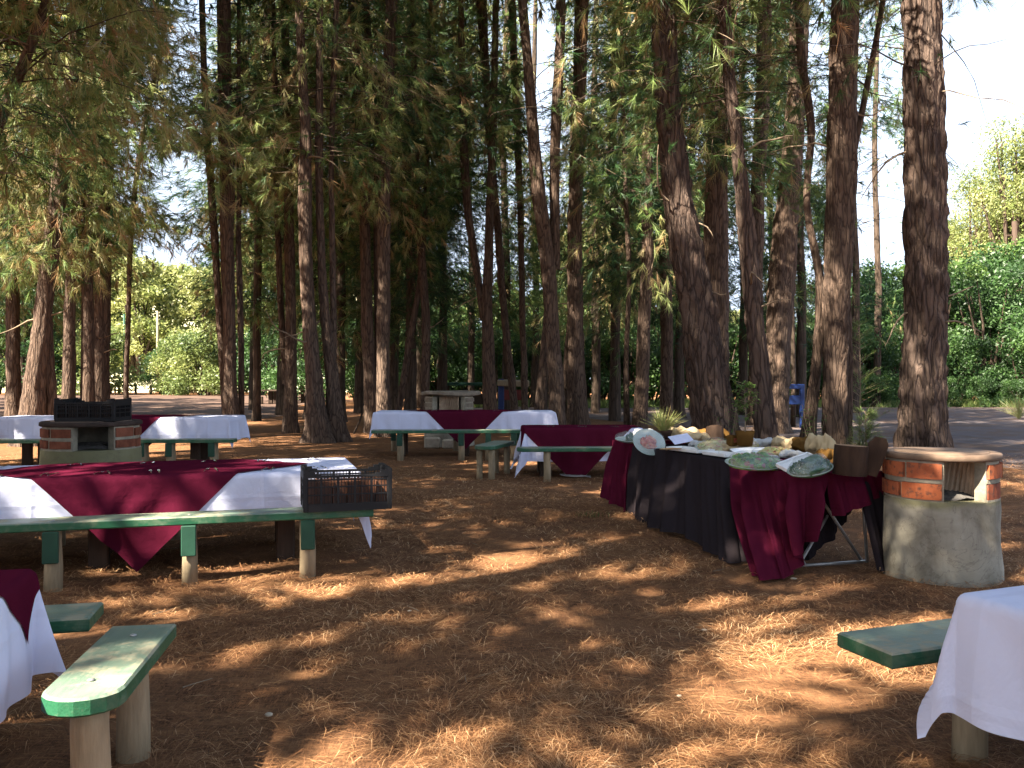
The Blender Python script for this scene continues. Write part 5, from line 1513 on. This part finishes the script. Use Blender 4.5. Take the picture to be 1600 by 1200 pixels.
def setattr_tint(o, lo, hi, seed=0):
    me = o.data; a = me.attributes.new('tint', 'FLOAT', 'POINT'); r = np.random.default_rng(seed)
    a.data.foreach_set('value', r.uniform(lo, hi, len(me.vertices)).astype(np.float32))
def plant(name, label, loc, kind, h, seed, potmat=None, pr=.08, ph=.12, cat='plant'):
    t = thing(name, label, cat, loc); r = random.Random(seed)
    z0 = 0
    if potmat: pot(t, pr, ph, potmat); z0 = ph * .85
    mb = MB(); ms = MB()
    if kind == 'sapling':
        ms.tube([(0, 0, z0), (.01, .005, h * .5), (-.005, 0, h)], [.008, .006, .003], 6)
        for _ in range(34):
            z = z0 + (h - z0) * (.18 + .82 * r.random() ** .7); a = r.uniform(0, 6.28); L = (h - z0) * r.uniform(.12, .26); p0 = Vector((0, 0, z)); p1 = p0 + Vector((math.cos(a) * L, math.sin(a) * L, L * .35)); ms.tube([p0, p1], [.003, .0015], 4)
            for k in range(7):
                q = p0.lerp(p1, .3 + .7 * k / 6); b = a + r.uniform(-1.3, 1.3); leaf_fan(mb, q, (math.cos(b), math.sin(b), r.uniform(-.2, .5)), r.uniform(.05, .085), .012)
        lo, hi = .45, .9
    elif kind == 'dry':
        for _ in range(260):
            a = r.uniform(0, 6.28); e = r.uniform(.5, 1.4); L = h * r.uniform(.5, 1.1); d_ = Vector((math.cos(a) * math.cos(e), math.sin(a) * math.cos(e), math.sin(e)))
            p0 = Vector((r.uniform(-.04, .04), r.uniform(-.04, .04), z0)); leaf_fan(mb, p0, d_, L, .0045, .12)
        lo, hi = .55, .95
    elif kind == 'leafy':
        for s_ in range(5):
            a = r.uniform(0, 6.28); top = Vector((math.cos(a) * h * .22, math.sin(a) * h * .22, h * r.uniform(.7, 1))); ms.tube([(0, 0, z0), top * .5, top], [.007, .005, .003], 5)
            for k in range(18):
                q = top * (.2 + .8 * k / 17); b = k * 2.4 + r.uniform(-.4, .4); leaf_fan(mb, q, (math.cos(b), math.sin(b), r.uniform(.0, .7)), r.uniform(.09, .16), .015)
        lo, hi = .25, .8
    elif kind == 'pine':
        ms.tube([(0, 0, 0), (.02, 0, h * .5), (0, 0, h)], [.02, .013, .004], 6)
        for _ in range(60):
            z = h * (.12 + .86 * r.random()); a = r.uniform(0, 6.28); L = h * .26 * (1.1 - z / h) + .08; p0 = Vector((0, 0, z)); p1 = p0 + Vector((math.cos(a) * L, math.sin(a) * L, L * .5)); ms.tube([p0, p1], [.006, .002], 4)
            for k in range(44):
                q = p0.lerp(p1, .2 + .8 * r.random()); leaf_fan(mb, q, (math.cos(a) + r.uniform(-.8, .8), math.sin(a) + r.uniform(-.8, .8), r.uniform(-.2, .9)), r.uniform(.10, .2), .0035, .1)
        lo, hi = .35, .75
    lf = mb.build('foliage', M['leaf'] if kind in ('sapling', 'leafy') else M['needle'], t); setattr_tint(lf, lo, hi, seed)
    if ms.v: ms.build('stem', M['twig'], t)
    return t
q = bt(1.55, .62, .757)
plant('potted_plant', 'small bright green sapling rising from a gold wrapped pot on the buffet', P3(1164, 697, 8.5), 'sapling', .62, 3, 'gold_cloth', .085, .15)
plant('potted_plant', 'dry golden grass plant at the back left of the buffet', P3(1036, 686, 9.9), 'dry', .34, 4, 'stump', .10, .10)
plant('leafy_shoots', 'grey green leafy shoots standing before the triple pine', (.352 * 15.6, 15.6, 0), 'leafy', 1.15, 5)
plant('leafy_shoots', 'low green shoots at the foot of the reddish leaning pine', ((1141 - 800) / F * 15.8, 15.8, 0), 'leafy', 1.1, 6)
plant('pine_seedling', 'bright green pine seedling beside the right trunk of the triple pine', ((1343 - 800) / F * 19.5, 19.5, 0), 'pine', 2.8, 7, cat='young tree')
plant('pine_seedling', 'small dark pine seedling between the triple pine and the big straight pine', ((1352 - 800) / F * 16.0, 16.0, 0), 'pine', .9, 8, cat='young tree')
mb = MB(); mb.box((0, 0, .055), (.09, .09, .11), bev=.01)
t = thing('gold_pot', 'small gold box with a red flower print beside the sapling pot', 'box', P3(1144, 697, 8.6), .5)
mb.build('box_body', M['gold_cloth'], t); mb = MB(); mb.box((-.0, -.0465, .06), (.04, .004, .045)); mb.build('flower_print', M['food_red'], t)

# ================================================================ SMALL AND FAR THINGS
def posts_and(name, label, cat, parts, group=None):
    """parts: (part name, material, [(centre, size, rot)])"""
    base = parts[0][2][0][0]
    t = thing(name, label, cat, (base[0], base[1], 0), 0, group)
    for pn, mt, boxes in parts:
        for c, sz, rt in boxes:
            mb = MB(); mb.box((c[0] - base[0], c[1] - base[1], c[2]), sz, rt, bev=min(sz) * .15); mb.build(pn, M[mt], t)
    return t
def X(px, d): return (px - CX) / F * d
def Zp(py, d): return H - (py - HY) / F * d
d = 31.0
posts_and('play_frame', 'blue and red wooden play frame with a tan roof board, behind the forked pine', 'play frame',
          [('post', 'blue', [((X(783, d), d, .75), (.22, .2, 1.5), (0, 0, 0)), ((X(819, d), d, .75), (.16, .16, 1.6), (0, 0, 0))]),
           ('red_board', 'red', [((X(801, d), d - .02, Zp(617, d)), (.72, .06, .38), (0, 0, 0))]),
           ('roof_board', 'post', [((X(802, d), d - .1, Zp(598.5, d)), (1.15, .5, .2), (.1, .03, 0))]),
           ('step', 'stone', [((X(801, d), d - .1, .22), (.22, .2, .3), (0, 0, 0))])])
d = 41.0
posts_and('picnic_shelter', 'dark low roofed shelter in the shade beyond the far round grill', 'shelter',
          [('roof', 'dark_green', [((X(728, d), d, Zp(600, d)), (2.1, 1.6, .14), (0, 0, 0))]),
           ('post', 'dark_wood', [((X(x, d), d + e, Zp(600, d) / 2), (.12, .12, Zp(600, d)), (0, 0, 0)) for x in (699, 757) for e in (-.7, .7)]),
           ('rail', 'dark_wood', [((X(728, d), d - .6, .55), (1.9, .08, .5), (0, 0, 0))])])
d = 26.4
posts_and('climbing_frame', 'dark blue timber frame between the broad dark pine and the triple pine', 'play frame',
          [('post', 'blue', [((X(1253, d), d, .65), (.13, .13, 1.34), (0, 0, 0)), ((X(1217, d), d, .65), (.13, .13, 1.34), (0, 0, 0))]),
           ('beam', 'blue', [((X(1236, d), d, Zp(604, d)), (.82, .12, .15), (0, 0, 0)), ((X(1236, d), d, Zp(625, d)), (.78, .10, .28), (0, 0, 0))])])
d = 24.6
mb = MB(); mb.tube([(0, 0, -.1), (.02, 0, 1.5), (-.03, 0, 4.2), (.1, 0, 8.5)], [.085, .075, .06, .03], 10)
tag(mb.build('dead_trunk', M['bark_far'], None, True, (X(1239, 27), 27, 0)), 'thin dark bare trunk crossing the blue timber frame', 'tree')
# low rail fence by the far clearing
for j, (x0, x1, d, lab) in enumerate(((160, 212, 88, 'dark low rail fence at the edge of the bright far field'), (236, 312, 84, 'pale low log rail fence left of the notice board'), (350, 380, 90, 'low rail fence right of the notice board'))):
    nb_ = 5 if j < 2 else 3
    posts_and('rail_fence', lab, 'fence',
              [('post', 'post' if j else 'dark_wood', [((X(x0 + (x1 - x0) * k / (nb_ - 1), d), d, .45), (.22, .22, 1.0), (0, 0, 0)) for k in range(nb_)]),
               ('rail', 'post' if j else 'dark_wood', [((X((x0 + x1) / 2, d), d - .15, z), (X(x1, d) - X(x0, d), .12, .17), (0, 0, 0)) for z in (.35, .8)])])
d = 80.0
posts_and('notice_board', 'small cream notice board in a dark green frame by the far thicket', 'sign',
          [('post', 'dark_green', [((X(314, d), d, .75), (.13, .13, 1.7), (0, 0, 0)), ((X(327, d), d, .75), (.16, .13, 1.7), (0, 0, 0))]),
           ('panel', 'board', [((X(320, d), d - .08, Zp(604, d)), (.52, .05, .40), (0, 0, 0))]),
           ('crossbar', 'dark_green', [((X(320, d), d, 1.62), (.9, .1, .12), (0, 0, 0))])])
mb = MB(); mb.tube([(0, 0, -.2), (0, 0, 4), (0, 0, 8.0)], [.13, .12, .10], 10)
tag(mb.build('lamp_pole', M['dark_green'], None, True, (X(194, 86), 86, 0)), 'slim dark green pole standing in front of the bright far field', 'pole')
mb = MB(); mb.tube([(0, 0, -.2), (0, 0, 4), (0, 0, 9.0)], [.14, .13, .10], 10)
tag(mb.build('wooden_pole', M['post'], None, True, (X(246, 95), 95, 0)), 'pale thin pole rising among the sunlit trees at left', 'pole')
t = thing('utility_pole', 'dark utility pole rising above the thicket at the right', 'pole', (X(1588, 62), 62, 0))
mb = MB(); mb.tube([(0, 0, -.2), (0, 0, 7), (-.15, 0, Zp(346, 62))], [.20, .19, .17], 10); mb.build('pole_shaft', M['dark_wood'], t, True)
mb = MB(); mb.box((-.3, 0, Zp(368, 62)), (.7, .12, .12), bev=.02); mb.build('crossarm', M['dark_wood'], t)
d = 52.0
posts_and('rustic_table', 'far dark table on thick posts left of the short-based pine', 'table',
          [('tabletop', 'dark_wood', [((X(431, d), d, .80), (1.5, .9, .09), (0, 0, 0))]),
           ('leg', 'dark_wood', [((X(x, d), d, .38), (.26, .2, .78), (0, 0, 0)) for x in (423, 431, 439)]),
           ('bench_post', 'dark_wood', [((X(x, d), d - .8, .22), (.16, .16, .45), (0, 0, 0)) for x in (415, 447)])])
mb = MB(); mb.tube([P0(553, 677, 0), P3(563, 655, 24.3), P3(572, 626, 24.6), P3(574, 600, 24.8)], [.03, .028, .022, .02], 8)
tag(mb.build('leaning_stick', M['dark_wood'], None, True), 'dark stick leaning against the dark forked pine', 'stick')
mb = MB(); pts = []
for k in range(30):
    a = k / 29 * 4 * PI; pts.append((math.cos(a) * (.22 + .02 * k / 29), math.sin(a) * .16 + .01 * k, .015 + .03 * abs(math.sin(a * .5))))
mb.tube(pts, .006, 6); tag(mb.build('cable', M['tube_steel'], None, True, (X(900, 12.9), 12.9, 0)), 'pale loose cable coiled on the ground beside the short maroon table', 'cable')
mb = MB(); r = random.Random(2)
for _ in range(70):
    a = r.uniform(0, 6.28); x, y = r.gauss(0, .08), r.gauss(0, .05); leaf_fan(mb, (x, y, 0), (math.cos(a) * .5, math.sin(a) * .5, 1), r.uniform(.05, .11), .003, .1)
o = mb.build('grass_tuft', M['grass'], None, False, P0(925, 809, 0)); setattr_tint(o, .1, .6, 3); tag(o, 'small green tuft of grass growing on the open needle floor', 'grass')
for k, (px, py, sc_) in enumerate([(1100, 985, .014), (1061, 1088, .012), (420, 1118, .018), (1240, 905, .02), (640, 955, .012)]):
    mb = MB(); mb.lathe([(.2, 0), (.9, .15), (1.0, .5), (.6, .8), (.01, .9)], 9, sc=(sc_ * 1.3, sc_, sc_ * .7)); o = mb.build('pebble', M['stone'], None, True, P0(px, py, .004)); o.rotation_euler.z = k
    tag(o, 'small pale pebble on the open needle floor', 'pebble', 'pebbles on the needle floor')
# grass along the road edge
def blades(n, poly, h, seed, name, lo=.1, hi=1.0):
    r = np.random.default_rng(seed); P = np.array(poly, float)
    x = r.uniform(P[:, 0].min(), P[:, 0].max(), n * 3); y = r.uniform(P[:, 1].min(), P[:, 1].max(), n * 3)
    ins = np.zeros(len(x), bool); j = len(P) - 1
    for i in range(len(P)):
        c = ((P[i, 1] > y) != (P[j, 1] > y)) & (x < (P[j, 0] - P[i, 0]) * (y - P[i, 1]) / (P[j, 1] - P[i, 1] + 1e-12) + P[i, 0]); ins ^= c; j = i
    cl = fbm(x * .8, y * .8, 0 * x, 3, seed) > -.1
    x, y = x[ins & cl][:n], y[ins & cl][:n]; n = len(x)
    a = r.uniform(0, 2 * PI, n); w = .012 * (1 + y / 40); hh = h * r.uniform(.4, 1.2, n)
    dx, dy = np.cos(a) * w, np.sin(a) * w; lx, ly = r.normal(0, .35, n) * hh, r.normal(0, .35, n) * hh
    V = np.stack([np.stack([x - dx, y - dy, 0 * x], -1), np.stack([x + dx, y + dy, 0 * x], -1), np.stack([x + lx, y + ly, hh], -1)], 1).reshape(-1, 3)
    me = arr_mesh(name, V, np.arange(3 * n).reshape(-1, 3), M['grass'], 3, False, np.repeat(np.clip(r.normal(.5, .2, n), lo, hi), 3))
    return tag(link(name, me), kind='stuff')
blades(26000, [(-3, 44.6), (5, 43.8), (22, 45.2), (40, 45.4), (42, 50), (-4, 51)], .38, 5, 'verge_grass')
plant('dry_bush', 'pale dry twiggy bush at the right edge of the road', (X(1592, 32), 32, 0), 'dry', 1.1, 15)
